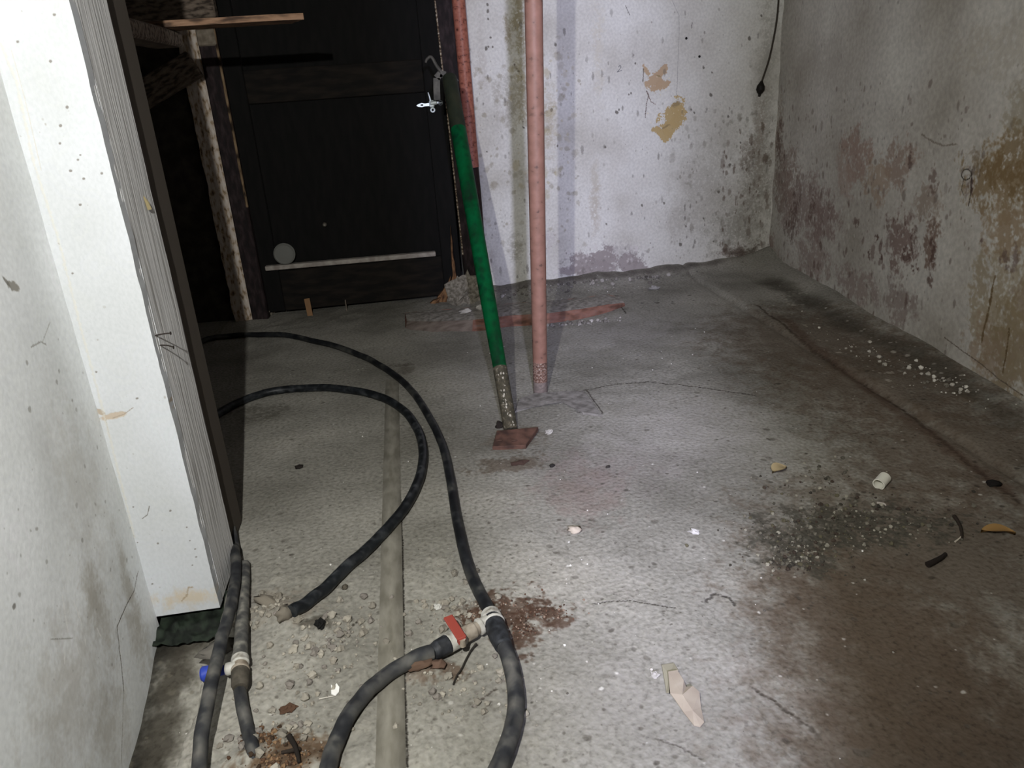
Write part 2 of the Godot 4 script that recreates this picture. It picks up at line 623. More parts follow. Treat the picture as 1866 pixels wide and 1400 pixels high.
# ------------------------------------------------------------------ room shell
func floor_material() -> StandardMaterial3D:
	var p := painter(TX, TZ, FX0, FZ0, FW, FD, false)
	p.fill([[0.0, Color("7a776f")], [0.35, Color("8b8880")], [0.6, Color("96938b")], [1.0, Color("a4a097")]], noise(71, 0.012, 4), noise(72, 0.11, 5), 0.22, 110)
	# the right-hand side lies under brown dirt
	for s in [[V2(0.814, -0.956), 0.33, 0.50], [V2(1.153, -1.407), 0.50, 0.50], [V2(1.545, -1.839), 0.45, 0.45], [V2(1.615, -2.368), 0.50, 0.50], [V2(0.854, -1.174), 0.25, 0.40], [V2(1.641, -2.884), 0.50, 0.60], [V2(0.748, -0.861), 0.36, 0.25]]:
		p.blob(s[0], V2(s[1], s[2]), 0.0, Color("5a4d41"), 0.62, 0.6, 0.5)
	for s in [[V2(0.957, -1.556), 0.20, 0.12], [V2(1.100, -1.547), 0.20, 0.10], [V2(0.846, -1.483), 0.12, 0.12]]:
		p.blob(s[0], V2(s[1], s[2]), 0.3, Color("4b4840"), 0.75, 0.5, 0.9, 0, 0.3)
	p.blob(V2(0.412, -1.905), V2(0.16, 0.22), 0.2, Color("84706a"), 0.45, 0.8, 0.7)
	p.blob(V2(0.539, -2.010), V2(0.28, 0.2), 0.2, Color("8a8080"), 0.3, 0.8, 0.7)
	# damp red-brown earth round the valve
	for s in [[V2(0.133, -1.415), 0.090, 0.070], [V2(0.195, -1.377), 0.070, 0.035], [V2(0.055, -1.404), 0.060, 0.050], [V2(0.137, -1.320), 0.050, 0.060], [V2(0.220, -1.347), 0.050, 0.020]]:
		p.blob(s[0], V2(s[1], s[2]), 0.0, Color("4a372c"), 0.8, 0.4, 1.0, 20, 0.2)
	p.blob(V2(-0.053, -1.259), V2(0.075, 0.035), 0.2, Color("5b4a3e"), 0.7, 0.4, 0.8)
	p.blob(V2(-0.321, -1.089), V2(0.09, 0.07), 0.2, Color("54402f"), 0.8, 0.5, 0.9, 20)
	p.blob(V2(0.227, -2.115), V2(0.13, 0.06), 0.0, Color("5e5348"), 0.65, 0.5, 0.9)
	p.blob(V2(0.278, -2.282), V2(0.12, 0.10), 0.0, Color("6d655a"), 0.6, 0.5, 0.7)
	p.blob(V2(-0.295, -1.456), V2(0.04, 0.03), 0.0, Color("4f4a42"), 0.7, 0.5, 0.7)
	p.blob(V2(-0.376, -1.534), V2(0.10, 0.06), 0.5, Color("8a8074"), 0.6, 0.5, 0.7)
	p.blob(V2(-0.080, -3.142), V2(0.07, 0.03), 0.4, Color("554e46"), 0.6, 0.6, 0.9)
	p.blob(V2(-0.081, -3.072), V2(0.05, 0.06), 0.4, Color("5a544c"), 0.5, 0.6, 0.9)
	p.blob(V2(-0.613, -2.786), V2(0.12, 0.1), 0.0, Color("5b574f"), 0.5, 0.6, 0.9, 0, 0.3)
	p.blob(V2(-0.505, -2.420), V2(0.07, 0.09), 0.0, Color("aaa69e"), 0.5, 0.7, 0.6)
	p.blob(V2(-0.131, -1.132), V2(0.03, 0.03), 0.0, Color("c9c7c2"), 0.6, 0.6, 0.9, 10, 0.35)
	p.blob(V2(0.332, -1.074), V2(0.4, 0.3), 0.0, Color("a8a4a0"), 0.35, 0.9, 0.6)
	p.blob(V2(0.802, -2.217), V2(0.4, 0.35), 0.0, Color("aaa6a2"), 0.55, 0.9, 0.6)  # this and the next brighten the lit mid and far floor by colour
	p.blob(V2(0.879, -3.237), V2(0.6, 0.35), 0.0, Color("a7a3a0"), 0.5, 0.9, 0.6)  # paler far floor: lamplight put into the colour
	p.blob(V2(1.558, -2.914), V2(0.3, 0.5), 0.0, Color("7d756c"), 0.4, 0.9, 0.6)
	# dark foot of the walls, drain zone by the right wall, gutter by the left wall
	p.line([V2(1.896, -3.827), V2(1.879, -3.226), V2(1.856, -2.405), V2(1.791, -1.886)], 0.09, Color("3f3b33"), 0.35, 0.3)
	p.line([V2(1.643, -3.416), V2(1.581, -2.729), V2(1.559, -2.153), V2(1.484, -1.530)], 0.012, Color("3a3028"), 0.45, 0.6, -30)
	p.line([V2(1.657, -3.216), V2(1.566, -2.500), V2(1.517, -1.925), V2(1.501, -1.569)], 0.035, Color("54443a"), 0.4, 0.5)
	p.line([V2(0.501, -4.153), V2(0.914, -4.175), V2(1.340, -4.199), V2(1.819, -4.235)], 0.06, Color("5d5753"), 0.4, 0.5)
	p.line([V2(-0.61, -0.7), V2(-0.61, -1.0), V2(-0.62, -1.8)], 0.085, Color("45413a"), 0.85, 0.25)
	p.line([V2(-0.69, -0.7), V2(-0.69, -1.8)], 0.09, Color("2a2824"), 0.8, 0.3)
	p.specks(60, V2(-0.66, -1.6), V2(-0.53, -0.9), 0.004, 0.015, Color("6a655a"), 0.6, rng, 40)
	# joint crack beside the screed strip; other cracks
	p.line([V2(-0.114, -2.677), V2(-0.108, -2.011), V2(-0.104, -1.719), V2(-0.107, -1.394), V2(-0.107, -1.227), V2(-0.106, -1.027)], 0.0035, Color("2b2824"), 0.85, 0.5, -90)
	p.line([V2(0.316, -2.531), V2(0.416, -2.579), V2(0.518, -2.625), V2(0.599, -2.628)], 0.005, Color("35312d"), 0.8, 0.5, -80)
	p.line([V2(0.599, -2.628), V2(0.602, -2.495), V2(0.602, -2.394), V2(0.517, -2.434)], 0.004, Color("4a4541"), 0.7, 0.6, -60)
	p.line([V2(0.599, -2.628), V2(0.717, -2.654), V2(0.844, -2.644), V2(1.031, -2.509), V2(1.167, -2.389)], 0.006, Color("4f4a45"), 0.6, 1.2, -50)
	p.line([V2(0.765, -3.779), V2(0.944, -3.912), V2(1.035, -3.912), V2(1.037, -3.705), V2(1.017, -3.535)], 0.006, Color("3a3531"), 0.7, 0.8, -60)
	p.line([V2(-0.068, -3.949), V2(0.120, -3.942), V2(0.350, -3.908)], 0.005, Color("3a3733"), 0.7, 0.6, -60)
	p.line([V2(0.317, -1.392), V2(0.403, -1.381), V2(0.456, -1.349), V2(0.488, -1.332)], 0.003, Color("5c5854"), 0.7, 1.5, -60)
	p.line([V2(0.561, -1.344), V2(0.590, -1.367), V2(0.619, -1.344), V2(0.617, -1.311)], 0.005, Color("504c48"), 0.7, 1.0, -60)
	p.line([V2(0.335, -1.001), V2(0.371, -0.975), V2(0.397, -0.940)], 0.004, Color("6c6762"), 0.6, 1.0, -50)
	p.line([V2(0.548, -1.076), V2(0.579, -1.027), V2(0.608, -0.962)], 0.006, Color("4a433c"), 0.5, 1.0, -50)
	p.line([V2(0.020, -1.148), V2(0.055, -1.174), V2(0.073, -1.185)], 0.004, Color("57504a"), 0.8, 0.8, -50)
	p.line([V2(-0.221, -1.435), V2(-0.198, -1.462)], 0.004, Color("4a463f"), 0.8, 0.8, -50)
	# specks: dark and white grains
	p.specks(900, V2(-0.7, -4.2), V2(2.0, -0.8), 0.002, 0.011, Color("544f48"), 0.5, rng, -40)
	p.specks(500, V2(-0.6, -2.0), V2(0.9, -0.8), 0.002, 0.008, Color("55504a"), 0.7, rng, -50)
	p.specks(420, V2(-0.6, -4.2), V2(1.9, -0.8), 0.002, 0.006, Color("d8d5cf"), 0.8, rng, 50)
	p.specks(260, V2(-0.5, -1.7), V2(0.2, -0.85), 0.006, 0.026, Color("a8a49a"), 0.4, rng, 60)
	p.specks(160, V2(0.9, -2.6), V2(1.7, -1.3), 0.003, 0.012, Color("3a342d"), 0.7, rng, -30)
	p.specks(120, V2(0.4, -4.15), V2(1.5, -3.6), 0.004, 0.016, Color("4a4541"), 0.6, rng, -30)
	p.specks(80, V2(1.6, -3.6), V2(1.95, -2.2), 0.004, 0.014, Color("c4bfb4"), 0.6, rng, 40)
	var m := painted(p, 0.95, 0.4)
	m.metallic_specular = 0.2
	m.detail_enabled = true
	m.detail_blend_mode = BaseMaterial3D.BLEND_MODE_MUL
	m.detail_uv_layer = BaseMaterial3D.DETAIL_UV_2
	m.detail_albedo = ramp(81, 0.05, [[0.0, Color(0.74, 0.73, 0.72)], [0.4, Color(0.95, 0.95, 0.94)], [1.0, Color(1, 1, 1)]], 512, 5)
	return m

func build_room() -> void:
	var fm := floor_material()
	var fl := struct("floor", floor_mesh(), fm)
	# smooth screed strip running up the floor, flush but a little proud
	var st := begin()
	st.set_smooth_group(0)
	var n := 70
	for i in n:
		var za := lerpf(-2.98, -0.75, float(i) / n)
		var zb := lerpf(-2.98, -0.75, (i + 1.0) / n)
		var wa := 0.031 + 0.0015 * nB.get_noise_2d(za * 80.0, 1.0)
		var wb := 0.031 + 0.0015 * nB.get_noise_2d(zb * 80.0, 1.0)
		var q: Array[Vector3] = []
		for e in [[za, -wa], [za, 0.022], [zb, 0.022], [zb, -wb]]:
			var x: float = strip_x(e[0]) + e[1] - 0.004
			q.append(V3(x, hgt(strip_x(e[0]), e[0]) + 0.003, e[0]))
		quad(st, q[0], q[1], q[2], q[3], Vector3.UP, V2(q[0].x, q[0].z), V2(q[1].x, q[1].z), V2(q[2].x, q[2].z), V2(q[3].x, q[3].z))
		var dn := V3(0, -0.02, 0)
		quad(st, q[1], q[2], q[2] + dn, q[1] + dn, Vector3.RIGHT)
		quad(st, q[0], q[3], q[3] + dn, q[0] + dn, Vector3.LEFT)
	part("screed_strip", done(st), nmat([[0.2, Color("6d695e")], [0.5, Color("7f7b70")], [0.8, Color("8a867b")]], 91, 0.03, 2.2, 0.95, 0.25, V3(1.6, 1, 0.6)), fl)

	var bw := back_wall_material()
	struct("wall_back", slab(V3(0.30, 0, -4.19), V3(0.9985, 0, -0.0549), V3(0.0549, 0, 0.9985), 2.2, -0.1, 2.6, 0.2, 90, 70, 1.82, -0.02, 2.64, 0.006), bw)
	var dull := nmat([[0.2, Color("7a7568")], [0.5, Color("9b968a")], [0.8, Color("aca79c")]], 101, 0.02, 1.2, 0.9, 0.2)
	struct("wall_back", slab(V3(-1.75, 1.95, -4.17), Vector3.RIGHT, Vector3.BACK, 2.06, 0.0, 0.65, 0.2, 8, 4, 1, 0, 1), dull)
	struct("wall_right", slab(V3(2.12, 0, -4.29), V3(-0.0998, 0, 0.995), V3(-0.995, 0, -0.0998), 4.75, -0.1, 2.6, 0.2, 150, 70, 4.8, -0.02, 2.64, 0.007), right_wall_material())
	struct("wall_left", slab(V3(-0.673, 0, -1.57), V3(0.0573, 0, 0.99836), V3(0.99836, 0, -0.0573), 1.97, -0.14, 2.6, 0.3, 60, 70, 2.0, -0.14, 2.76, 0.003), left_wall_material())
	# unseen side: front wall with a gap shaping the beam, rear wall, ceiling
	var front := mat(Color("8f8a80"), 0.9)
	struct("unseen_wall_front", slab(V3(-0.95, 0, 0.37), Vector3.RIGHT, Vector3.FORWARD, 1.035, -0.1, 2.6, 0.1, 4, 4, 1, 0, 1), front)
	struct("unseen_wall_front", slab(V3(0.217, 0, 0.37), Vector3.RIGHT, Vector3.FORWARD, 1.6, -0.1, 2.6, 0.1, 4, 4, 1, 0, 1), front)
	struct("wall_rear", slab(V3(-1.2, 0, 1.8), Vector3.RIGHT, Vector3.FORWARD, 3.4, -0.1, 2.6, 0.15, 4, 4, 1, 0, 1), front)
	struct("wall_passage", slab(V3(-0.9, 0, 1.9), Vector3.FORWARD, Vector3.RIGHT, 1.6, -0.1, 2.6, 0.15, 4, 4, 1, 0, 1), front)
	struct("wall_passage", slab(V3(1.8, 0, 0.3), Vector3.BACK, Vector3.LEFT, 1.6, -0.1, 2.6, 0.15, 4, 4, 1, 0, 1), front)
	var ce := begin()
	box(V3(5.2, 0.15, 6.9), 0.01, ce, Transform3D(Basis(), V3(0, 2.67, -1.35)))
	struct("ceiling", done(ce), mat(Color("8d8a84"), 0.95))

func back_wall_material() -> StandardMaterial3D:
	var p := painter(1216, 1764, 0.0, -0.02, 1.82, 2.64, true)
	p.fill([[0.0, Color("b3afa6")], [0.4, Color("c9c6bf")], [0.7, Color("d2d0ca")], [1.0, Color("d9d7d2")]], noise(111, 0.012, 4), noise(112, 0.08, 5), 0.12, 60)
	# running damp, ochre and grey; top ochre streaks also paint the post's shadow
	for s in [[V2(0.374, 1.374), 0.050, 0.220, "8f8469", 0.75], [V2(0.314, 1.327), 0.020, 0.120, "77694c", 0.50], [V2(0.367, 1.038), 0.060, 0.180, "a09680", 0.70], [V2(0.507, 0.893), 0.050, 0.200, "a89d88", 0.60], [V2(0.306, 0.989), 0.050, 0.150, "9b958a", 0.55], [V2(0.236, 1.021), 0.030, 0.120, "a39d92", 0.50], [V2(0.752, 0.411), 0.035, 0.200, "b0a698", 0.60], [V2(0.756, 0.560), 0.030, 0.150, "b5ad9e", 0.50], [V2(0.892, 0.150), 0.120, 0.050, "9a9492", 0.60], [V2(0.126, 0.169), 0.060, 0.120, "a8a29c", 0.50], [V2(0.287, 0.244), 0.050, 0.100, "8c877c", 0.50], [V2(1.418, 0.502), 0.250, 0.300, "a8a49c", 0.45], [V2(1.599, 0.205), 0.200, 0.200, "8d8a80", 0.55], [V2(1.722, 0.476), 0.120, 0.400, "89847a", 0.60], [V2(1.741, 1.004), 0.080, 0.600, "98948c", 0.50], [V2(1.725, 0.717), 0.050, 0.300, "8a7f74", 0.50], [V2(1.648, 0.604), 0.060, 0.100, "6f6258", 0.50], [V2(1.256, 0.302), 0.120, 0.120, "a19c94", 0.40], [V2(0.788, 1.224), 0.040, 0.300, "c4bdae", 0.50], [V2(0.176, 1.182), 0.030, 0.300, "b7b1aa", 0.40], [V2(0.476, 0.256), 0.060, 0.100, "b5aead", 0.50]]:
		p.blob(s[0], V2(s[1], s[2]), 0.0, Color(s[3]), s[4], 0.8, 0.8, 0, 0.25)
	# bare cement low on the wall, plaster gone
	for s in [[V2(0.663, 0.117), 0.075, 0.075], [V2(0.793, 0.129), 0.090, 0.070], [V2(0.941, 0.087), 0.070, 0.060], [V2(0.759, 0.062), 0.140, 0.050], [V2(0.597, 0.080), 0.070, 0.030], [V2(1.007, 0.041), 0.050, 0.060]]:
		p.blob(s[0], V2(s[1], s[2]), 0.0, Color("938a88"), 0.9, 0.2, 0.5, -30)
	p.specks(120, V2(0.531, 0.046), V2(1.058, 0.148), 0.003, 0.012, Color("7d7674"), 0.5, rng, -10)
	p.specks(90, V2(0.499, 0.065), V2(1.025, 0.199), 0.003, 0.014, Color("cfc8c6"), 0.6, rng, 10)
	# two flaked patches showing yellow distemper
	for s in [[V2(1.104, 1.058), 0.050, 0.040, 0.2], [V2(1.144, 1.102), 0.020, 0.030, -0.6], [V2(1.052, 1.108), 0.014, 0.030, 0.4], [V2(1.129, 1.029), 0.045, 0.028, 0.3]]:
		p.blob(s[0], V2(s[1], s[2]), s[3], Color("b39a7d"), 0.95, 0.12, 1.0, -45)
	for s in [[V2(1.200, 0.857), 0.070, 0.060, 0.3], [V2(1.146, 0.781), 0.060, 0.030, -0.5], [V2(1.231, 0.897), 0.050, 0.055, 0.2], [V2(1.191, 0.809), 0.060, 0.040, 0.5]]:
		p.blob(s[0], V2(s[1], s[2]), s[3], Color("b59d6f"), 0.95, 0.12, 1.0, -45)
	for s in [[V2(1.221, 0.926), 0.030, 0.015, 0.3], [V2(1.168, 0.817), 0.025, 0.006, 0.4], [V2(1.119, 1.076), 0.020, 0.005, -0.4]]:
		p.blob(s[0], V2(s[1], s[2]), s[3], Color("8c7a5a"), 0.7, 0.4, 0.8)
	p.specks(14, V2(1.058, 0.782), V2(1.274, 1.102), 0.003, 0.009, Color("ded3b6"), 0.8, rng)
	# hairline marks, soot spots, drips
	p.line([V2(1.051, 1.007), V2(1.064, 0.979), V2(1.051, 0.938), V2(1.045, 0.868)], 0.003, Color("4b3b35"), 0.75, 0.9)
	p.line([V2(1.058, 0.998), V2(1.076, 0.950), V2(1.104, 0.934)], 0.003, Color("5b4740"), 0.7, 0.9)
	p.line([V2(1.192, 1.436), V2(1.230, 1.362), V2(1.234, 1.279), V2(1.230, 1.172), V2(1.225, 1.037), V2(1.223, 0.960)], 0.0022, Color("8d8a88"), 0.6, 0.8)
	p.line([V2(1.036, 1.117), V2(1.033, 1.049)], 0.004, Color("5a5148"), 0.7, 0.7)
	p.line([V2(0.939, 1.423), V2(0.962, 1.376)], 0.003, Color("6d6a68"), 0.7, 0.7)
	p.line([V2(1.307, 1.327), V2(1.301, 1.296)], 0.004, Color("77736f"), 0.6, 0.7)
	# the little handwritten 2
	p.line([V2(0.897, 1.133), V2(0.906, 1.141), V2(0.912, 1.132), V2(0.899, 1.117), V2(0.890, 1.109), V2(0.917, 1.116)], 0.0018, Color("3c3c46"), 0.9, 0.2)
	for s in [V2(0.560, 1.258), V2(0.234, 1.268), V2(0.223, 1.461), V2(0.221, 1.432), V2(0.221, 1.397), V2(0.226, 1.312), V2(0.211, 1.269), V2(0.200, 1.262), V2(0.368, 0.898), V2(0.369, 0.870), V2(0.549, 0.762), V2(0.164, 0.764), V2(0.816, 0.735), V2(1.375, 1.102), V2(1.426, 1.074), V2(1.632, 1.231), V2(1.528, 0.842), V2(1.699, 1.339), V2(0.884, 0.908), V2(0.897, 0.921), V2(0.991, 1.146), V2(0.982, 1.187), V2(1.310, 0.892), V2(1.327, 0.876), V2(0.965, 0.999), V2(0.953, 0.994), V2(0.341, 1.177), V2(0.360, 1.145), V2(0.372, 1.118), V2(0.352, 1.158), V2(0.525, 0.947), V2(1.420, 0.963), V2(1.090, 0.401), V2(0.814, 0.320), V2(1.074, 0.185), V2(1.025, 0.404), V2(1.291, 0.258), V2(1.398, 0.295), V2(1.156, 0.404), V2(1.463, 0.155), V2(1.259, 0.159), V2(1.487, 0.435), V2(1.548, 0.582), V2(1.610, 0.696)]:
		p.blob(s, V2(0.006, 0.008) * rng.randf_range(0.7, 1.5), rng.randf(), Color("5a554f"), 0.75, 0.5, 0.7)
	p.specks(260, V2(0.05, 0.0), V2(1.8, 1.45), 0.002, 0.008, Color("7d776e"), 0.45, rng, 0, 1.6)
	p.specks(160, V2(1.2, 0.0), V2(1.8, 0.9), 0.004, 0.018, Color("6d665c"), 0.4, rng, 0, 1.5)
	p.specks(80, V2(1.5, 0.1), V2(1.8, 0.8), 0.004, 0.02, Color("584a40"), 0.6, rng, 0, 2.2)
	p.specks(260, V2(0.1, 0.2), V2(0.7, 1.3), 0.003, 0.022, Color("8d8473"), 0.5, rng)
	p.specks(70, V2(0.3, 0.5), V2(0.65, 1.2), 0.006, 0.03, Color("a39572"), 0.4, rng)
	p.specks(160, V2(0.1, 0.05), V2(1.8, 1.4), 0.0015, 0.01, Color("5f5a55"), 0.5, rng, -12, 2.5)
	# darker brown patches low in the corner
	p.blob(V2(1.694, 0.033), V2(0.16, 0.09), 0.0, Color("4a4239"), 0.75, 0.7, 0.8)
	p.blob(V2(1.605, 0.075), V2(0.10, 0.05), 0.0, Color("54463f"), 0.6, 0.7, 0.8)
	return painted(p, 0.85, 0.35)

func right_wall_material() -> StandardMaterial3D:
	var p := painter(2048, 1126, 0.0, -0.02, 4.8, 2.64, true)
	p.fill([[0.0, Color("918b80")], [0.35, Color("a8a39a")], [0.65, Color("b4b0a8")], [1.0, Color("c0bdb5")]], noise(131, 0.012, 4), noise(132, 0.08, 5), 0.16, 70)
	for s in [[V2(0.980, 0.700), 0.160, 0.120, "8f7b70", 0.85], [V2(1.363, 0.688), 0.130, 0.100, "8f7e72", 0.85], [V2(1.592, 0.569), 0.090, 0.100, "8d8074", 0.85], [V2(1.202, 0.605), 0.120, 0.100, "94816f", 0.70], [V2(0.893, 0.595), 0.100, 0.120, "968479", 0.60], [V2(1.985, 0.695), 0.200, 0.120, "7f6c50", 0.85], [V2(2.051, 0.753), 0.150, 0.120, "6d5839", 0.70], [V2(2.078, 0.551), 0.140, 0.100, "8a775f", 0.80], [V2(1.852, 0.753), 0.050, 0.050, "6b5c48", 0.60], [V2(0.417, 0.402), 0.350, 0.160, "7d6c66", 0.60], [V2(0.171, 0.487), 0.200, 0.200, "7b6960", 0.60], [V2(-0.043, 0.766), 0.120, 0.250, "8c7c72", 0.60], [V2(0.699, 0.361), 0.200, 0.120, "75625c", 0.60], [V2(1.432, 0.392), 0.120, 0.120, "6d5a54", 0.75], [V2(1.662, 0.436), 0.060, 0.100, "644f44", 0.75], [V2(0.607, 0.148), 0.250, 0.120, "84736c", 0.60], [V2(1.103, 0.126), 0.200, 0.100, "7e6d67", 0.55], [V2(1.488, 0.153), 0.150, 0.100, "74655f", 0.55], [V2(-0.020, 0.081), 0.150, 0.080, "8a7870", 0.70], [V2(2.034, 0.283), 0.120, 0.200, "84755a", 0.60], [V2(2.203, 0.183), 0.140, 0.200, "7a6a50", 0.70], [V2(2.072, 0.138), 0.120, 0.120, "86735f", 0.60], [V2(2.167, 0.320), 0.080, 0.200, "857659", 0.50], [V2(2.048, 0.917), 0.100, 0.100, "837a66", 0.50], [V2(1.930, 1.108), 0.300, 0.100, "9c9486", 0.40], [V2(0.559, 1.072), 0.400, 0.120, "9a948c", 0.35]]:
		p.blob(s[0], V2(s[1], s[2]), 0.0, Color(s[3]), s[4], 0.45, 0.9, -6, 0.22)
	# dark mould
	for s in [[V2(1.557, 0.307), 0.030, 0.028, 0.90], [V2(1.488, 0.336), 0.040, 0.050, 0.70], [V2(1.243, 0.379), 0.030, 0.030, 0.80], [V2(1.295, 0.295), 0.020, 0.025, 0.80], [V2(1.508, 0.428), 0.030, 0.050, 0.60], [V2(1.672, 0.396), 0.025, 0.060, 0.70], [V2(1.681, 0.282), 0.020, 0.030, 0.60], [V2(1.199, 0.287), 0.015, 0.020, 0.70], [V2(1.043, 0.405), 0.030, 0.020, 0.60], [V2(1.334, 0.431), 0.030, 0.050, 0.50], [V2(1.843, 0.670), 0.008, 0.060, 0.85], [V2(1.824, 0.658), 0.020, 0.040, 0.40], [V2(1.950, 0.491), 0.020, 0.030, 0.60], [V2(1.437, 0.726), 0.020, 0.050, 0.60], [V2(1.609, 0.652), 0.030, 0.040, 0.50], [V2(0.055, 0.683), 0.050, 0.160, 0.50], [V2(-0.096, 0.550), 0.050, 0.120, 0.50], [V2(0.155, 0.574), 0.020, 0.080, 0.60], [V2(0.349, 0.363), 0.050, 0.100, 0.50], [V2(0.560, 0.394), 0.040, 0.080, 0.50], [V2(0.295, 0.235), 0.080, 0.080, 0.40], [V2(-0.091, 0.794), 0.020, 0.140, 0.50], [V2(2.126, 0.472), 0.020, 0.050, 0.50], [V2(2.074, 0.461), 0.030, 0.030, 0.50]]:
		p.blob(s[0], V2(s[1], s[2]), 0.1, Color("4a3630"), s[3], 0.5, 1.1, -12, 0.3)
	for i in 26:
		p.blob(V2(rng.randf_range(2.3, 4.6), rng.randf_range(0.1, 1.0)), V2(rng.randf_range(0.05, 0.25), rng.randf_range(0.05, 0.2)), 0.0, Color("7d6c60"), 0.5, 0.5, 0.9, -6, 0.22)
	# the 9 scrawled on the plaster
	p.line([V2(1.838, 0.701), V2(1.829, 0.712), V2(1.812, 0.716), V2(1.794, 0.713), V2(1.784, 0.702), V2(1.783, 0.691), V2(1.795, 0.681), V2(1.812, 0.679), V2(1.829, 0.687), V2(1.838, 0.701), V2(1.837, 0.719), V2(1.841, 0.688), V2(1.843, 0.657), V2(1.844, 0.627), V2(1.843, 0.593)], 0.0032, Color("2f2a26"), 0.85, 0.3)
	p.line([V2(1.800, 0.689), V2(1.792, 0.645), V2(1.809, 0.626)], 0.003, Color("4b443d"), 0.6, 0.5)
	# rust runs and a crack above the skirting
	p.line([V2(2.042, 0.390), V2(2.040, 0.294), V2(2.037, 0.226), V2(2.031, 0.154)], 0.008, Color("5c4a30"), 0.7, 0.4)
	p.line([V2(2.154, 0.242), V2(2.163, 0.169), V2(2.166, 0.093)], 0.007, Color("5c4a30"), 0.7, 0.4)
	p.line([V2(1.817, 0.105), V2(1.991, 0.090), V2(2.150, 0.067), V2(2.280, 0.057)], 0.003, Color("4a4036"), 0.7, 0.6)
	p.line([V2(1.496, 0.812), V2(1.575, 0.791), V2(1.642, 0.782), V2(1.731, 0.794)], 0.006, Color("6b6257"), 0.6, 0.8)
	p.specks(420, V2(0.0, 0.05), V2(1.9, 1.0), 0.003, 0.014, Color("5b4f48"), 0.5, rng, -8, 1.7)
	p.specks(140, V2(0.210, -0.229), V2(1.624, 0.594), 0.004, 0.022, Color("54413b"), 0.6, rng, -10, 1.8)
	p.specks(200, V2(0.2, 0.05), V2(2.2, 0.9), 0.003, 0.012, Color("c4c0b8"), 0.5, rng, 8, 1.5)
	p.specks(200, V2(0.0, 0.6), V2(2.3, 1.45), 0.002, 0.01, Color("76706a"), 0.45, rng, 0, 1.5)
	p.line([V2(0.347, -0.063), V2(0.905, -0.034), V2(1.771, -0.010), V2(2.297, -0.009)], 0.03, Color("6b645a"), 0.5, 0.4)
	return painted(p, 0.88, 0.4)

func left_wall_material() -> StandardMaterial3D:
	var p := painter(1480, 2042, 0.0, -0.14, 2.0, 2.76, true)
	p.fill([[0.0, Color("d9dad8")], [0.4, Color("e3e5e4")], [0.7, Color("e8eaea")], [1.0, Color("ecedee")]], noise(141, 0.010, 4), noise(142, 0.08, 5), 0.08, 40)
	for s in [[V2(0.257, 0.205), 0.060, 0.120, 0.50], [V2(0.262, 0.259), 0.050, 0.080, 0.40], [V2(0.123, 0.060), 0.060, 0.140, 0.50], [V2(0.182, 0.428), 0.120, 0.200, 0.25], [V2(0.442, 0.198), 0.200, 0.140, 0.35], [V2(0.360, 0.033), 0.120, 0.100, 0.40], [V2(0.097, 0.182), 0.030, 0.160, 0.50]]:
		p.blob(s[0], V2(s[1], s[2]), 0.0, Color("a39c8f"), s[3], 0.9, 0.7)
	p.line([V2(0.026, 0.148), V2(0.073, 0.130), V2(0.131, 0.137), V2(0.207, 0.138), V2(0.224, 0.099), V2(0.247, 0.057), V2(0.265, 0.025)], 0.0022, Color("6b645b"), 0.85, 0.5, -60)
	p.line([V2(0.265, 0.025), V2(0.305, -0.008), V2(0.365, -0.058)], 0.0016, Color("8d867c"), 0.6, 0.5, -30)
	p.line([V2(0.454, 0.307), V2(0.387, 0.255)], 0.0016, Color("8f8d86"), 0.6, 0.4)
	# chipped spot with its shadowed lip, scuffs
	p.blob(V2(0.201, 0.836), V2(0.022, 0.009), 0.45, Color("8f8b81"), 0.9, 0.3, 0.5, -50)
	p.blob(V2(0.219, 0.848), V2(0.016, 0.004), 0.9, Color("78746c"), 0.8, 0.4, 0.5, -30)
	p.blob(V2(0.516, 0.419), V2(0.007, 0.005), 0.0, Color("77746e"), 0.8, 0.4, 0.6)
	p.line([V2(0.208, 0.730), V2(0.160, 0.725), V2(0.142, 0.713)], 0.0025, Color("9b9993"), 0.6, 0.6)
	p.line([V2(0.154, 0.723), V2(0.096, 0.744)], 0.002, Color("b0afa9"), 0.6, 0.6)
	for s in [[V2(0.371, 0.332), V2(0.392, 0.273)], [V2(0.341, 0.299), V2(0.341, 0.245)], [V2(0.289, 0.198), V2(0.285, 0.175)], [V2(0.424, 0.259), V2(0.439, 0.242)], [V2(0.384, 0.231), V2(0.386, 0.218)], [V2(0.347, 0.220), V2(0.352, 0.210)]]:
		p.line([s[0], s[1]], 0.003, Color("efeeea"), 0.7, 0.3)
	p.specks(70, V2(0.0, 0.1), V2(0.5, 0.75), 0.002, 0.006, Color("85827b"), 0.6, rng, -15)
	p.specks(40, V2(0.0, 0.0), V2(1.1, 1.3), 0.0015, 0.005, Color("8f8c85"), 0.5, rng, -15)
	return painted(p, 0.7, 0.15)

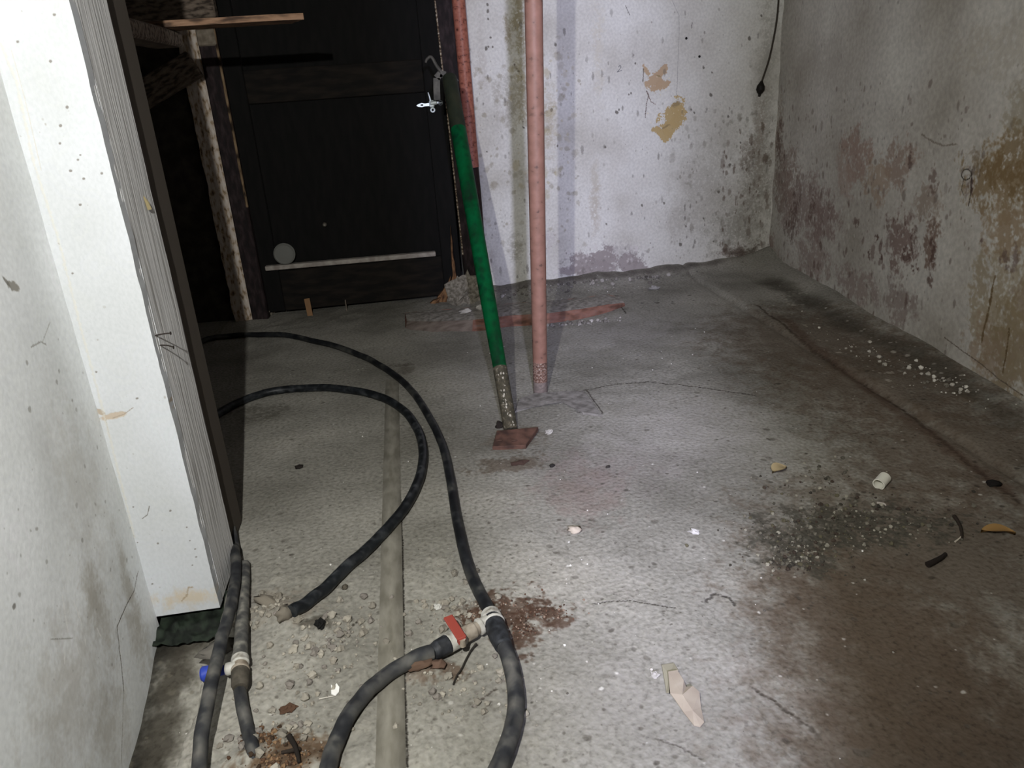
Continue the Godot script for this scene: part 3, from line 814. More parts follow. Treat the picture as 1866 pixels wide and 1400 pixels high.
func pier_material() -> StandardMaterial3D:
	var p := painter(176, 2048, 0.0, -0.02, 0.146, 2.64, true)
	p.fill([[0.0, Color("b0b2b2")], [0.5, Color("b6b8ba")], [1.0, Color("bcbfc2")]], noise(151, 0.01, 3), noise(152, 0.09, 4), 0.05, 40)
	p.blob(V2(0.030, 0.509), V2(0.032, 0.007), 0.12, Color("a89a88"), 0.9, 0.3, 0.5, -50)
	p.blob(V2(0.008, 0.521), V2(0.012, 0.005), -0.7, Color("9b8e7e"), 0.9, 0.3, 0.5, -50)
	p.line([V2(0.028, 0.504), V2(0.052, 0.510), V2(0.074, 0.523)], 0.0012, Color("8a7f72"), 0.8, 0.4, -40)
	p.line([V2(0.014, 0.502), V2(0.012, 0.458)], 0.0016, Color("9a948b"), 0.7, 0.5, -40)
	p.line([V2(0.053, 0.291), V2(0.044, 0.270), V2(0.030, 0.262)], 0.0014, Color("6b6660"), 0.85, 0.4, -40)
	p.blob(V2(0.079, 0.043), V2(0.09, 0.03), 0.0, Color("b7a78f"), 0.7, 0.8, 0.7)
	p.line([V2(0.066, 0.037), V2(0.081, 0.050), V2(0.088, 0.071), V2(0.099, 0.069)], 0.003, Color("8f7f68"), 0.5, 0.6)
	for s in [V2(0.029, 0.811), V2(0.022, 0.608), V2(0.086, 0.542), V2(0.020, 0.294), V2(0.008, 0.205), V2(0.014, 0.093), V2(0.049, 0.196), V2(0.116, 1.259), V2(0.090, 1.186), V2(0.045, 1.220), V2(0.097, 1.109), V2(0.078, 1.079), V2(0.069, 1.049), V2(0.099, 1.026), V2(0.128, 0.991), V2(0.094, 0.984), V2(0.093, 1.018), V2(0.076, 0.938), V2(0.075, 1.000), V2(0.118, 0.227), V2(0.117, 0.192), V2(0.124, 0.169), V2(0.122, 0.148), V2(0.109, 0.128), V2(0.093, 0.273)]:
		p.blob(s, V2(0.0028, 0.0022), 0.4, Color("6f6a64"), 0.85, 0.4, 0.6, -30)
	p.line([V2(0.017, 1.222), V2(0.025, 1.155), V2(0.016, 1.024), V2(0.021, 0.883), V2(0.016, 0.687), V2(0.014, 0.533), V2(0.010, 0.380), V2(0.005, 0.217)], 0.004, Color("b9b6ae"), 0.55, 0.5, 40)
	p.line([V2(0.031, 1.208), V2(0.031, 1.127), V2(0.025, 1.004)], 0.0012, Color("b5b0a6"), 0.7, 0.4, -40)
	p.specks(60, V2(0.0, 0.0), V2(0.146, 1.3), 0.0008, 0.0025, Color("8f8a83"), 0.6, rng, -20)
	return painted(p, 0.75, 0.12)

# ------------------------------------------------------------------ left doorway: pier, jamb boards, dark recess
func build_left_side() -> void:
	struct("wall_pier", slab(V3(-0.676, 0, -1.57), Vector3.RIGHT, Vector3.BACK, 0.146, 0.004, 2.6, 0.03, 10, 160, 0.146, -0.02, 2.64, 0.0012, 0.0022), pier_material())
	var core := begin()
	box(V3(0.30, 2.6, 0.36), 0.004, core, Transform3D(Basis(), V3(-0.697, 1.305, -1.782)))
	struct("wall_pier", done(core), mat(Color("4a433b"), 0.95))
	var grey := nmat([[0.08, Color("8f8c88")], [0.3, Color("c3c2c0")], [0.6, Color("d6d5d4")], [0.9, Color("c4c2be")]], 161, 0.035, 3.0, 0.9, 0.12, V3(3.0, 0.09, 3.0))
	struct("trim_1", slab(V3(-0.5305, 0, -1.59), Vector3.FORWARD, Vector3.RIGHT, 0.188, 0.004, 2.6, 0.02, 12, 120, 1, 0, 1, 0.0012, 0.002), grey)
	var brown := nmat([[0.2, Color("3f3833")], [0.5, Color("544b44")], [0.8, Color("61574f")]], 162, 0.03, 2.0, 0.92, 0.2, V3(2.0, 0.5, 2.0))
	struct("trim_2", slab(V3(-0.533, 0, -1.779), V3(-0.2257, 0, -0.9742), V3(0.9742, 0, -0.2257), 0.74, 0.004, 2.6, 0.03, 16, 50, 1, 0, 1, 0.0015, 0.003), brown)
	# dark recess behind the pier
	var recess_dark := nmat([[0.2, Color("342f2a")], [0.8, Color("4d4640")]], 163, 0.03, 1.5, 0.95)  # dark colour stands for the unlit depth of the recess
	struct("wall_recess", slab(V3(-2.15, 0, -2.5), Vector3.RIGHT, Vector3.FORWARD, 1.45, -0.1, 2.6, 0.12, 4, 4, 1, 0, 1), recess_dark)
	struct("wall_recess", slab(V3(-2.1, 0, -1.9), Vector3.FORWARD, Vector3.RIGHT, 2.6, -0.1, 2.6, 0.12, 4, 4, 1, 0, 1), recess_dark)
	struct("wall_recess", slab(V3(-2.15, 0, -4.18), Vector3.RIGHT, Vector3.BACK, 1.23, -0.1, 2.6, 0.15, 4, 4, 1, 0, 1), recess_dark)
	# nails in the grey board, torn paper
	var iron := mat(Color("2a2420"), 0.7, 0.3)
	for s in [[V3(-0.530, 0.664, -1.589), V3(0.030, 0.006, 0.0), "bent dark nail sticking out of the grey jamb board, upper of two"], [V3(-0.530, 0.641, -1.602), V3(0.026, -0.004, 0.004), "bent dark nail sticking out of the grey jamb board, lower of two"]]:
		var o := thing("nail", s[2], "nail", s[0], "nails in the jamb board")
		part("shank", tube(curve([V3(-0.012, 0, 0), s[1] * 0.5, s[1] + V3(0, -0.003, 0)], 4), 0.0016, 0.0014, 7), iron, o)
		part("head", turned(s[1] + V3(-0.001, -0.003, 0), s[1] + V3(0.01, -0.003, 0), [[0.0, 0.0035], [0.0015, 0.0035]], 10), iron, o)
	var pp: Vector3 = V3(-0.530, 0.914, -1.723)
	var sh := begin()
	sh.set_smooth_group(-1)
	for q in [[V3(0, 0.017, 0.004), V3(0.003, 0.0, -0.012), V3(0.006, -0.015, -0.010)], [V3(0, 0.017, 0.004), V3(0.006, -0.015, -0.010), V3(0.004, -0.014, 0.006)]]:
		tri(sh, q[0], q[1], q[2], Vector3.RIGHT)
		tri(sh, q[0] - V3(0.0015, 0, 0), q[1] - V3(0.0015, 0, 0), q[2] - V3(0.0015, 0, 0), Vector3.LEFT)
	single("wood_chip", done(sh), mat(Color("c9b98c"), 0.8), "small pale yellow chip stuck on the edge of the grey jamb board", "chip", pp)
	# timbers behind: brace, lintel, jutting plank
	var old := nmat([[0.2, Color("3a322b")], [0.5, Color("6b5f54")], [0.8, Color("7d7064")]], 164, 0.03, 2.0, 0.9, 0.2, V3(1, 3, 3))
	var a: Vector3 = V3(-1.258, 1.105, -4.090)
	var b: Vector3 = V3(-0.899, 1.274, -4.115)
	var dir := (b - a).normalized()
	var bs := Basis(dir, Vector3.BACK.cross(dir).normalized(), Vector3.BACK)
	single("timber_brace", box(V3(a.distance_to(b), 0.125, 0.05), 0.006), old, "slanting old timber brace in the dark recess beside the door post", "timber", (a + b) / 2.0).basis = bs.orthonormalized()
	single("timber_lintel", box(V3(0.62, 0.16, 0.07), 0.006), old, "horizontal old timber at the top of the dark recess beside the door post", "timber", V3(-1.062, 1.539, -4.080))
	var pl := begin()
	pl.set_smooth_group(-1)
	# plank with a splintered tapered end, seen from below
	var y := 1.352
	var top := [V3(-0.76, y, -2.84), V3(-0.34, y, -2.84), V3(-0.255, y, -2.86), V3(-0.31, y, -2.99), V3(-0.76, y, -3.01)]
	var c := V3(-0.55, 0, 0)
	for i in 5:
		var p: Vector3 = top[i]
		var q: Vector3 = top[(i + 1) % 5]
		var d := V3(0, -0.019, 0)
		quad(pl, p, q, q + d, p + d, (p + q) / 2.0 - V3(-0.52, y, -2.92))
		tri(pl, V3(-0.52, y, -2.92), p, q, Vector3.UP)
		tri(pl, V3(-0.52, y - 0.019, -2.92), p + d, q + d, Vector3.DOWN)
	single("wooden_plank", done(pl), nmat([[0.2, Color("4a3a30")], [0.5, Color("8a6c56")], [0.8, Color("9c7d66")]], 165, 0.03, 2.0, 0.85, 0.1, V3(0.5, 3, 3)), "thin raw plank with a splintered tip jutting out at the top of the doorway", "plank")
	single("plank_bracket", box(V3(0.10, 0.05, 1.10), 0.006), old, "dark timber arm carrying the jutting plank, running back to the pier", "bracket", V3(-0.74, 1.308, -2.495))
	# dark plastic sheet stuffed under the pier
	var pts := [V3(-0.666, 0.000, -1.557), V3(-0.632, 0.000, -1.577), V3(-0.582, 0.000, -1.574), V3(-0.531, 0.000, -1.554), V3(-0.514, 0.000, -1.506), V3(-0.549, 0.000, -1.481), V3(-0.590, 0.000, -1.477), V3(-0.636, 0.000, -1.497)]
	var ps := begin()
	ps.set_smooth_group(0)
	var nu := 22
	var nv := 12
	var f := func(i: int, j: int) -> Vector3:
		var u := float(i) / nu
		var v := float(j) / nv
		var x := lerpf(-0.672, -0.515, u)
		var z := lerpf(-1.64, -1.50, v)
		var arch := sin(u * PI) * 0.03
		return V3(x, lerpf(-0.004 + arch * 0.3, -0.028, pow(v, 0.6)) + 0.012 * nB.get_noise_2d(u * 60.0, v * 40.0), z + 0.008 * nA.get_noise_2d(u * 50.0, v * 50.0))
	for i in nu:
		for j in nv:
			var qa: Vector3 = f.call(i, j)
			var qb: Vector3 = f.call(i + 1, j)
			var qc: Vector3 = f.call(i + 1, j + 1)
			var qd: Vector3 = f.call(i, j + 1)
			quad(ps, qa, qb, qc, qd, Vector3.UP + Vector3.BACK)
			var dn := V3(0, -0.003, -0.003)
			quad(ps, qa + dn, qb + dn, qc + dn, qd + dn, Vector3.DOWN + Vector3.FORWARD)
	single("plastic_sheet", done(ps), nmat([[0.3, Color("0f120f")], [0.7, Color("252d24")]], 166, 0.03, 3.0, 0.55), "crumpled black-green plastic sheet stuffed under the foot of the white pier", "plastic sheet")

# ------------------------------------------------------------------ the barred door
func build_door() -> void:
	var leafm := nmat([[0.2, Color("070706")], [0.5, Color("0b0a09")], [0.8, Color("0f0d0c")]], 171, 0.03, 1.5, 0.85, 0.1, V3(2, 0.5, 2))
	var railm := nmat([[0.2, Color("0d0b09")], [0.5, Color("17130f")], [0.8, Color("211b16")]], 170, 0.03, 1.5, 0.85, 0.1, V3(0.5, 2, 2))
	var door := Node3D.new()
	door.name = "door_1"
	door.set_meta("kind", "structure")
	add_child(door)
	var z := -4.20
	var x0 := -0.80
	var x1 := 0.27
	var w := x1 - x0
	# stiles, rails, panels
	for s in [[x0 + 0.05, 0.10], [x1 - 0.05, 0.10]]:
		part("stile", box(V3(s[1], 1.93, 0.045), 0.004), leafm, door).position = V3(s[0], 0.985, z)
	for s in [[0.13, 0.22], [1.155, 0.155], [1.86, 0.18]]:
		part("rail", box(V3(w - 0.2, s[1], 0.045), 0.004), railm, door).position = V3((x0 + x1) / 2, s[0], z)
	for s in [[0.24, 1.08], [1.23, 1.78]]:
		part("panel", box(V3(w - 0.18, s[1] - s[0] + 0.02, 0.016), 0.004), leafm, door).position = V3((x0 + x1) / 2, (s[0] + s[1]) / 2, z - 0.012)
	var ledge := part("lit_rail_edge", box(V3(0.90, 0.024, 0.04), 0.003), nmat([[0.2, Color("8a827b")], [0.8, Color("b0a9a0")]], 172, 0.03, 2.0, 0.8, 0.1), door)  # pale colour paints the light caught on the lower rail's top edge
	ledge.position = V3(-0.31, 0.262, z + 0.035)
	ledge.rotation.z = -0.008
	# frame
	var jm := nmat([[0.25, Color("171112")], [0.55, Color("241a1b")], [0.8, Color("322829")]], 173, 0.03, 2.0, 0.75, 0.2, V3(2, 0.7, 2))
	var fr := struct("trim_3", box(V3(0.085, 2.0, 0.09), 0.006), jm)
	fr.position = V3(-0.828, 0.99, -4.17)
	var worn := nmat([[0.3, Color("2b2119")], [0.45, Color("5b4a38")], [0.6, Color("7d6850")], [0.85, Color("8f7a60")]], 174, 0.04, 2.0, 0.85, 0.2, V3(2, 0.5, 2))
	part("worn_edge", box(V3(0.012, 1.0, 0.012), 0.003), worn, fr).position = V3(0.040, 0.1, 0.042)
	part("plaster_top", box(V3(0.086, 0.075, 0.02), 0.006), nmat([[0.2, Color("6b6154")], [0.8, Color("8a8072")]], 175, 0.04, 2.0), fr).position = V3(0, 0.395, 0.042)
	var fr2 := struct("trim_4", box(V3(0.11, 2.0, 0.08), 0.006), jm)
	fr2.position = V3(0.325, 0.99, -4.185)
	fr2.rotation.z = 0.02
	part("worn_edge", box(V3(0.008, 1.5, 0.01), 0.002), nmat([[0.3, Color("3a2d24")], [0.55, Color("8a7a66")], [0.8, Color("c9c0b2")]], 176, 0.06, 4.0, 0.85), fr2).position = V3(-0.054, 0.0, 0.038)
	# grey plastered reveal left of the post
	var rev := nmat([[0.12, Color("4f4135")], [0.3, Color("a08a70")], [0.5, Color("c4b6a8")], [0.8, Color("d0c6bc")]], 177, 0.035, 2.4, 0.92, 0.3, V3(2, 0.8, 2))
	struct("wall_back", slab(V3(-0.965, 0, -4.14), Vector3.RIGHT, Vector3.BACK, 0.10, -0.1, 2.6, 0.2, 8, 80, 1, 0, 1, 0.004, 0.008), rev)
	# crumbled cement at the foot of both jambs
	var cem := nmat([[0.2, Color("5d574c")], [0.5, Color("7d776b")], [0.8, Color("968f83")]], 178, 0.05, 4.0, 0.95, 0.3)
	for s in [[V3(-0.912, 0.000, -4.339), V3(0.10, 0.13, 0.08), 3], [V3(-0.812, 0.000, -4.232), V3(0.07, 0.07, 0.07), 4]]:
		single("cement_lump", lump(s[1], s[2], 1.0, 12, 18, true), cem, ["crumbling cement lump at the foot of the left door post, against the plaster", "crumbling cement lump at the foot of the left door post, beside the door"][s[2] - 3], "cement", s[0] + V3(0, s[1].y * 0.3, 0.015), "cement at the left door post")
	var cm2 := single("cement_lump", lump(V3(0.15, 0.17, 0.10), 8, 1.1, 12, 18, true), cem, "grey crumbled cement at the foot of the right door post behind the green prop", "cement", V3(0.265, 0.000, -3.997) + V3(0, 0.05, -0.03))
	# rotten orange splinters at the right foot
	var rot := nmat([[0.2, Color("35241a")], [0.45, Color("74543a")], [0.8, Color("927150")]], 179, 0.05, 1.8, 0.9, 0.4, V3(2, 0.8, 2))
	var o := thing("rotten_wood", "orange splintered rotten wood at the foot of the right door post", "rotten wood", V3(0.182, 0.072, -4.120))
	var spl := [[-0.035, -0.085, 0.06, 0.15, 0.35], [0.0, -0.05, 0.05, 0.18, 0.25], [0.035, -0.02, 0.045, 0.20, 0.1], [0.02, -0.09, 0.06, 0.13, -0.1], [0.045, 0.09, 0.02, 0.22, -0.03], [0.045, 0.2, 0.012, 0.22, 0.03], [-0.075, -0.10, 0.045, 0.09, 0.8]]
	for k in spl.size():
		var s: Array = spl[k]
		var ss := begin()
		ss.set_smooth_group(-1)
		var hw: float = s[2] / 2
		var hh: float = s[3] / 2
		var poly := [V2(-hw, -hh), V2(hw, -hh), V2(hw * 0.7, -hh * 0.2), V2(hw * 0.9, hh * 0.2), V2(hw * 0.2, hh * 0.6), V2(hw * 0.1, hh), V2(-hw * 0.3, hh * 0.5), V2(-hw * 0.8, hh * 0.1)]
		for i in 8:
			var p: Vector2 = poly[i]
			var q: Vector2 = poly[(i + 1) % 8]
			tri(ss, V3(0, 0, 0.022), V3(p.x, p.y, 0.014), V3(q.x, q.y, 0.014), Vector3.BACK)
			quad(ss, V3(p.x, p.y, 0.014), V3(q.x, q.y, 0.014), V3(q.x, q.y, -0.014), V3(p.x, p.y, -0.014), V3(p.x + q.x, p.y + q.y, 0))
		var c := part("splinter", done(ss), rot, o)
		c.position = V3(s[0], s[1] + 0.03, 0.004 * k)
		c.rotation.z = -s[4]
	# things on the door
	single("round_lid", turned(Vector3.ZERO, Vector3.BACK, [[0.0, 0.054], [0.006, 0.056], [0.012, 0.056], [0.016, 0.05], [0.014, 0.044], [0.015, 0.02]], 28), mat(Color("6b6b66"), 0.6), "round grey lid leaning on the ledge of the dark door", "lid", V3(-0.647, 0.336, -4.145)).rotation.x = -0.08
	latch()
	# wood chips at the foot of the door
	single("wood_chip", plate([V3(-0.018, 0.055, 0), V3(0.012, 0.058, 0.004), V3(0.020, -0.05, 0.02), V3(-0.008, -0.05, 0.02)], 0.008, 0.001), mat(Color("8a6a4c"), 0.85), "brown wood chip standing against the foot of the dark door", "wood chip", V3(-0.568, 0.033, -4.120)).rotation.x = -0.2
	single("wood_chip", box(V3(0.006, 0.07, 0.008), 0.001), mat(Color("6b6258"), 0.85), "thin grey sliver of wood standing against the foot of the dark door", "wood chip", V3(-0.371, 0.025, -4.130)).rotation.x = -0.12
	single("bolt_stub", turned(Vector3.ZERO, Vector3.BACK, [[0.0, 0.012], [0.015, 0.011], [0.02, 0.006]], 12), mat(Color("6b665e"), 0.5, 0.5), "small dull bolt head in the middle of the dark door panel", "bolt", V3(-0.424, 0.461, -4.195))

func latch() -> void:
	var m := mat(Color("dfe8ec"), 0.35, 0.2)
	var o := thing("door_latch", "bright white metal latch hanging at the edge of the dark door by the green prop", "latch", V3(0.198, 1.017, -4.165))
	# frame of the drawing: x right, y up, in units of one centimetre
	var st := begin()
	st.set_smooth_group(-1)
	# pointed hasp with a hole: a ring of quads between outline and hole
	var outl := [V2(-7.8, -0.1), V2(-7.0, 0.45), V2(-5.0, 1.0), V2(-3.6, 0.6), V2(-1.2, 0.7), V2(-1.2, -0.7), V2(-3.6, -0.7), V2(-5.0, -1.0), V2(-7.0, -0.7)]
	var hole := [V2(-5.9, 0), V2(-5.6, 0.2), V2(-5.0, 0.42), V2(-4.5, 0.3), V2(-4.3, 0.1), V2(-4.3, -0.1), V2(-4.5, -0.3), V2(-5.0, -0.42), V2(-5.6, -0.2)]
	for i in 9:
		var j := (i + 1) % 9
		var a := V3(outl[i].x, outl[i].y, 0.15) * 0.01
		var b := V3(outl[j].x, outl[j].y, 0.15) * 0.01
		var c := V3(hole[j].x, hole[j].y, 0.15) * 0.01
		var d := V3(hole[i].x, hole[i].y, 0.15) * 0.01
		var dz := V3(0, 0, -0.003)
		quad(st, a, b, c, d, Vector3.BACK)
		quad(st, a + dz, b + dz, c + dz, d + dz, Vector3.FORWARD)
		quad(st, a, b, b + dz, a + dz, (a + b) / 2 - V3(-0.04, 0, 0))
		quad(st, d, c, c + dz, d + dz, V3(-0.05, 0, 0) - (c + d) / 2)
	part("hasp", done(st), m, o)
	part("body", box(V3(0.026, 0.034, 0.018), 0.005), m, o).position = V3(0, 0.003, 0)
	part("barrel", turned(V3(-0.008, 0.006, 0.008), V3(0.05, 0.006, 0.008), [[0.0, 0.008], [0.004, 0.010], [0.03, 0.010], [0.034, 0.006], [0.042, 0.006]], 14), m, o)
	part("pin", tube(curve([V3(-0.004, 0.012, 0.004), V3(-0.008, 0.035, 0.006), V3(-0.013, 0.058, 0.004)], 4), 0.006, 0.0025, 10), m, o)
	var ring := TorusMesh.new()
	ring.inner_radius = 0.005
	ring.outer_radius = 0.0135
	ring.rings = 20
	ring.ring_segments = 10
	var r := part("ring", ring, m, o)
	r.position = V3(0.002, -0.027, 0.004)
	r.rotation.x = PI / 2
	var ring2 := TorusMesh.new()
	ring2.inner_radius = 0.008
	ring2.outer_radius = 0.0125
	var r2 := part("washer", ring2, mat(Color("55595b"), 0.5, 0.5), o)
	r2.position = V3(0.045, 0.004, 0.0)
	r2.rotation.x = PI / 2
	part("arm", box(V3(0.05, 0.008, 0.006), 0.002), mat(Color("6b6f70"), 0.5, 0.5), o).position = V3(0.03, 0.004, -0.006)

# ------------------------------------------------------------------ pipes and props
func build_props() -> void:
	# flaking pink post
	var pinkm := nmat([[0.12, Color("493530")], [0.22, Color("74564a")], [0.5, Color("7d5c50")], [0.8, Color("846256")]], 181, 0.03, 3.0, 0.55, 0.06)
	var base := V3(0.429, 0.000, -2.653)
	var top: Vector3 = V3(0.471, 1.345, -2.620)
	var d := (top - base).normalized()
	var o := thing("steel_post", "upright pink painted steel post standing in front of the stained white wall", "post", base)
	var len_ := 2.6 / d.y
	part("shaft", tube(PackedVector3Array([d * 0.05, d * 0.3, d * 0.9, d * len_]), 0.0265, 0.0295, 24), pinkm, o)
	var low := nmat([[0.25, Color("42322b")], [0.45, Color("6b5045")], [0.6, Color("7a5f54")], [0.85, Color("a39c93")]], 182, 0.09, 5.0, 0.8, 0.12)
	part("worn_foot", lathe(Vector3.ZERO, d, [[0.05, 0.0], [0.05, 0.0272], [0.125, 0.0272], [0.130, 0.0266]], 24), low, o)
	part("sleeve", lathe(Vector3.ZERO, d, [[-0.02, 0.0], [-0.02, 0.027], [0.03, 0.0268], [0.052, 0.0264], [0.052, 0.0]], 24), nmat([[0.2, Color("5f5550")], [0.8, Color("7a6e69")]], 183, 0.05, 4.0, 0.85, 0.1), o)
	# cement slab under it
	single("cement_slab", plate([gp(V3(0.308, 0.008, -2.499)), gp(V3(0.335, 0.008, -2.596)), gp(V3(0.406, 0.008, -2.640)), gp(V3(0.587, 0.008, -2.611)), gp(V3(0.594, 0.008, -2.489)), gp(V3(0.595, 0.008, -2.367)), gp(V3(0.534, 0.008, -2.405)), gp(V3(0.505, 0.008, -2.559))], 0.03, 0.004), nmat([[0.2, Color("67635e")], [0.5, Color("7f7b76")], [0.8, Color("8c8883")]], 184, 0.03, 3.0, 0.92, 0.2), "broken flat cement slab set in the floor round the foot of the pink post", "cement slab")
	# green prop jammed against the door
	var gb := V3(0.271, 0.000, -2.346)
	var gt: Vector3 = V3(0.251, 1.134, -3.500)
	var gd := (gt - gb).normalized()
	var gl := gb.distance_to(gt)
	var g := thing("door_prop", "dark green steel prop leaning from the floor against the door, its foot chipped", "prop", gb)
	var green := nmat([[0.15, Color("16211a")], [0.35, Color("05401f")], [0.6, Color("06522c")], [0.85, Color("04341f")]], 185, 0.02, 2.0, 0.5, 0.05)
	green.metallic_specular = 0.2
	part("upper_tube", tube(PackedVector3Array([gd * 0.235, gd * 0.5, gd * gl * 0.82]), 0.0245, 0.032, 24), green, g)
	var chipped := nmat([[0.3, Color("302e25")], [0.5, Color("454033")], [0.8, Color("524b3c")], [0.86, Color("968f80")]], 186, 0.05, 4.5, 0.8, 0.15)
	part("lower_tube", tube(PackedVector3Array([gd * 0.005, gd * 0.12, gd * 0.24]), 0.024, 0.0252, 24), chipped, g)
	part("head_tube", tube(PackedVector3Array([gd * gl * 0.82, gd * gl * 0.95, gd * gl * 0.995]), 0.0325, 0.031, 20), nmat([[0.2, Color("1b1f16")], [0.5, Color("242a1e")], [0.8, Color("2f3022")]], 187, 0.03, 2.0, 0.7, 0.1), g)
	# white flakes left on the foot
	var fl := begin()
	fl.set_smooth_group(-1)
	for i in 30:
		var h := rng.randf_range(0.01, 0.21)
		var side := gd.cross(Vector3.BACK).normalized()
		var fwd := side.cross(gd).normalized()
		if fwd.z < 0: fwd = -fwd
		var an := rng.randf_range(-0.45, 0.35) + (0.1 if h < 0.05 else -0.05)
		var nrm := side * sin(an) + fwd * cos(an)
		var tg := (side * cos(an) - fwd * sin(an))
		var c := gd * h + nrm * 0.0255
		var s := rng.randf_range(0.0012, 0.004)
		var q: Array[Vector3] = []
		for k in 6:
			var a := TAU * k / 6
			var rr := s * rng.randf_range(0.6, 1.2)
			q.append(c + tg * cos(a) * rr + gd * sin(a) * rr * 1.5)
		for k in 6:
			tri(fl, c + nrm * 0.0012, q[k], q[(k + 1) % 6], nrm)
	var flm := part("paint_flakes", done(fl), mat(Color("aaa394"), 0.85), g)
	flm.set_meta("kind", "stuff")
	var rust := nmat([[0.2, Color("3d2d27")], [0.5, Color("573f35")], [0.8, Color("664a3f")]], 188, 0.03, 2.0, 0.85, 0.12)
	var bp := part("base_plate", plate([V3(0.220, 0.022, -2.317) - gb, V3(0.359, 0.022, -2.307) - gb, V3(0.299, 0.012, -2.204) - gb, V3(0.193, 0.012, -2.222) - gb], 0.012, 0.002), rust, g)
	for s in [V3(0.219, 0.020, -2.243) - gb, V3(0.266, 0.020, -2.230) - gb]:
		part("weld", box(V3(0.02, 0.004, 0.005), 0.0015), mat(Color("4a362d"), 0.8), g).position = s + V3(0, 0.0, 0)
	# strap bracket over its head
	var hm := nmat([[0.2, Color("3a3834")], [0.8, Color("5b5852")]], 189, 0.03, 2.0, 0.6, 0.05)
	var hd := [V3(0.192, 1.046, -3.520) - gb, V3(0.195, 1.094, -3.520) - gb, V3(0.199, 1.133, -3.520) - gb, V3(0.217, 1.150, -3.520) - gb, V3(0.237, 1.142, -3.520) - gb, V3(0.249, 1.121, -3.520) - gb, V3(0.267, 1.116, -3.520) - gb, V3(0.283, 1.128, -3.520) - gb]
	var strap := begin()
	strap.set_smooth_group(-1)
	for i in hd.size() - 1:
		var a: Vector3 = hd[i]
		var b: Vector3 = hd[i + 1]
		var t := (b - a).normalized()
		var sd := t.cross(Vector3.BACK).normalized() * 0.014
		var dz := V3(0, 0, -0.012)
		quad(strap, a - sd, a + sd, b + sd, b - sd, Vector3.BACK)
		quad(strap, a - sd + dz, a + sd + dz, b + sd + dz, b - sd + dz, Vector3.FORWARD)
		quad(strap, a - sd, b - sd, b - sd + dz, a - sd + dz, -sd)
		quad(strap, a + sd, b + sd, b + sd + dz, a + sd + dz, sd)
	part("head_strap", done(strap), hm, g)
	part("head_hook", tube(curve([V3(0.226, 1.150, -3.550) - gb, V3(0.205, 1.181, -3.550) - gb, V3(0.186, 1.217, -3.550) - gb, V3(0.166, 1.209, -3.550) - gb, V3(0.160, 1.197, -3.550) - gb], 4), 0.008, 0.005, 8), hm, g)
	# rust-red drain pipe on the wall
	var rp := thing("drain_pipe", "rust-red vertical pipe fixed to the wall beside the door", "pipe", V3(0.378, 0.000, -4.130))
	var redm := nmat([[0.18, Color("472820")], [0.3, Color("94594a")], [0.6, Color("a06352")], [0.85, Color("ab705e")]], 190, 0.05, 3.5, 0.5, 0.08)
	var yt := 0.697
	part("upper_length", tube(PackedVector3Array([V3(0, yt, 0), V3(-0.004, 1.4, 0), V3(-0.01, 2.6, 0)]), 0.032, 0.033, 20), redm, rp)
	part("lower_length", tube(PackedVector3Array([V3(0.004, -0.03, 0.0), V3(0.002, yt - 0.12, 0), V3(0, yt, 0)]), 0.030, 0.030, 20), nmat([[0.2, Color("1d1413")], [0.8, Color("33221f")]], 191, 0.04, 3.0, 0.7, 0.06), rp)
	# half buried timber along the wall foot
	var stn := [[V3(-0.066, -0.010, -3.644), V3(-0.050, 0.018, -3.745), V3(-0.058, 0.014, -3.916)], [V3(0.070, -0.010, -3.550), V3(0.073, 0.030, -3.648), V3(0.090, 0.022, -3.884)], [V3(0.249, -0.010, -3.486), V3(0.268, 0.036, -3.584), V3(0.293, 0.028, -3.838)], [V3(0.438, -0.010, -3.508), V3(0.450, 0.042, -3.572), V3(0.486, 0.032, -3.824)], [V3(0.620, -0.010, -3.478), V3(0.633, 0.045, -3.531), V3(0.683, 0.034, -3.794)], [V3(0.789, -0.010, -3.509), V3(0.802, 0.042, -3.557), V3(0.855, 0.034, -3.782)], [V3(0.950, -0.010, -3.597), V3(0.948, 0.036, -3.606), V3(0.994, 0.030, -3.822)], [V3(1.059, -0.010, -3.680), V3(1.049, 0.018, -3.666), V3(1.055, 0.020, -3.767)]]
	var bt := begin()
	bt.set_smooth_group(-1)
	var bl := begin()
	bl.set_smooth_group(-1)
	for i in stn.size() - 1:
		var s: Array = stn[i]
		var e: Array = stn[i + 1]
		var dn := V3(0, -0.06, 0)
		quad(bl if i < 2 else bt, s[0], e[0], e[1], s[1], V3(0, 0.6, 1), V2(s[0].x * 2, 0), V2(e[0].x * 2, 0), V2(e[1].x * 2, 0.2), V2(s[1].x * 2, 0.2))
		quad(bt, s[2], e[2], e[2] + dn, s[2] + dn, Vector3.FORWARD)
		quad(bt, s[0], e[0], e[0] + dn, s[0] + dn, Vector3.BACK)
	quad(bt, stn[0][0], stn[0][1], stn[0][2], stn[0][2] + V3(0, -0.06, 0), Vector3.LEFT)
	quad(bt, stn[-1][0], stn[-1][1], stn[-1][2], stn[-1][2] + V3(0, -0.06, 0), Vector3.RIGHT)
	var tb := thing("threshold_timber", "reddish timber beam half buried in cement along the foot of the white wall", "timber beam")
	part("front_face", done(bt), nmat([[0.2, Color("4f3930")], [0.45, Color("7d584a")], [0.7, Color("85645a")], [0.9, Color("716660")]], 192, 0.03, 1.6, 0.9, 0.25, V3(0.8, 2, 2)), tb)
	part("plastered_face", done(bl), nmat([[0.2, Color("5d5249")], [0.5, Color("7a6e66")], [0.8, Color("877c72")]], 194, 0.03, 1.6, 0.9, 0.25, V3(0.8, 2, 2)), tb)
	var ct := begin()
	ct.set_smooth_group(-1)
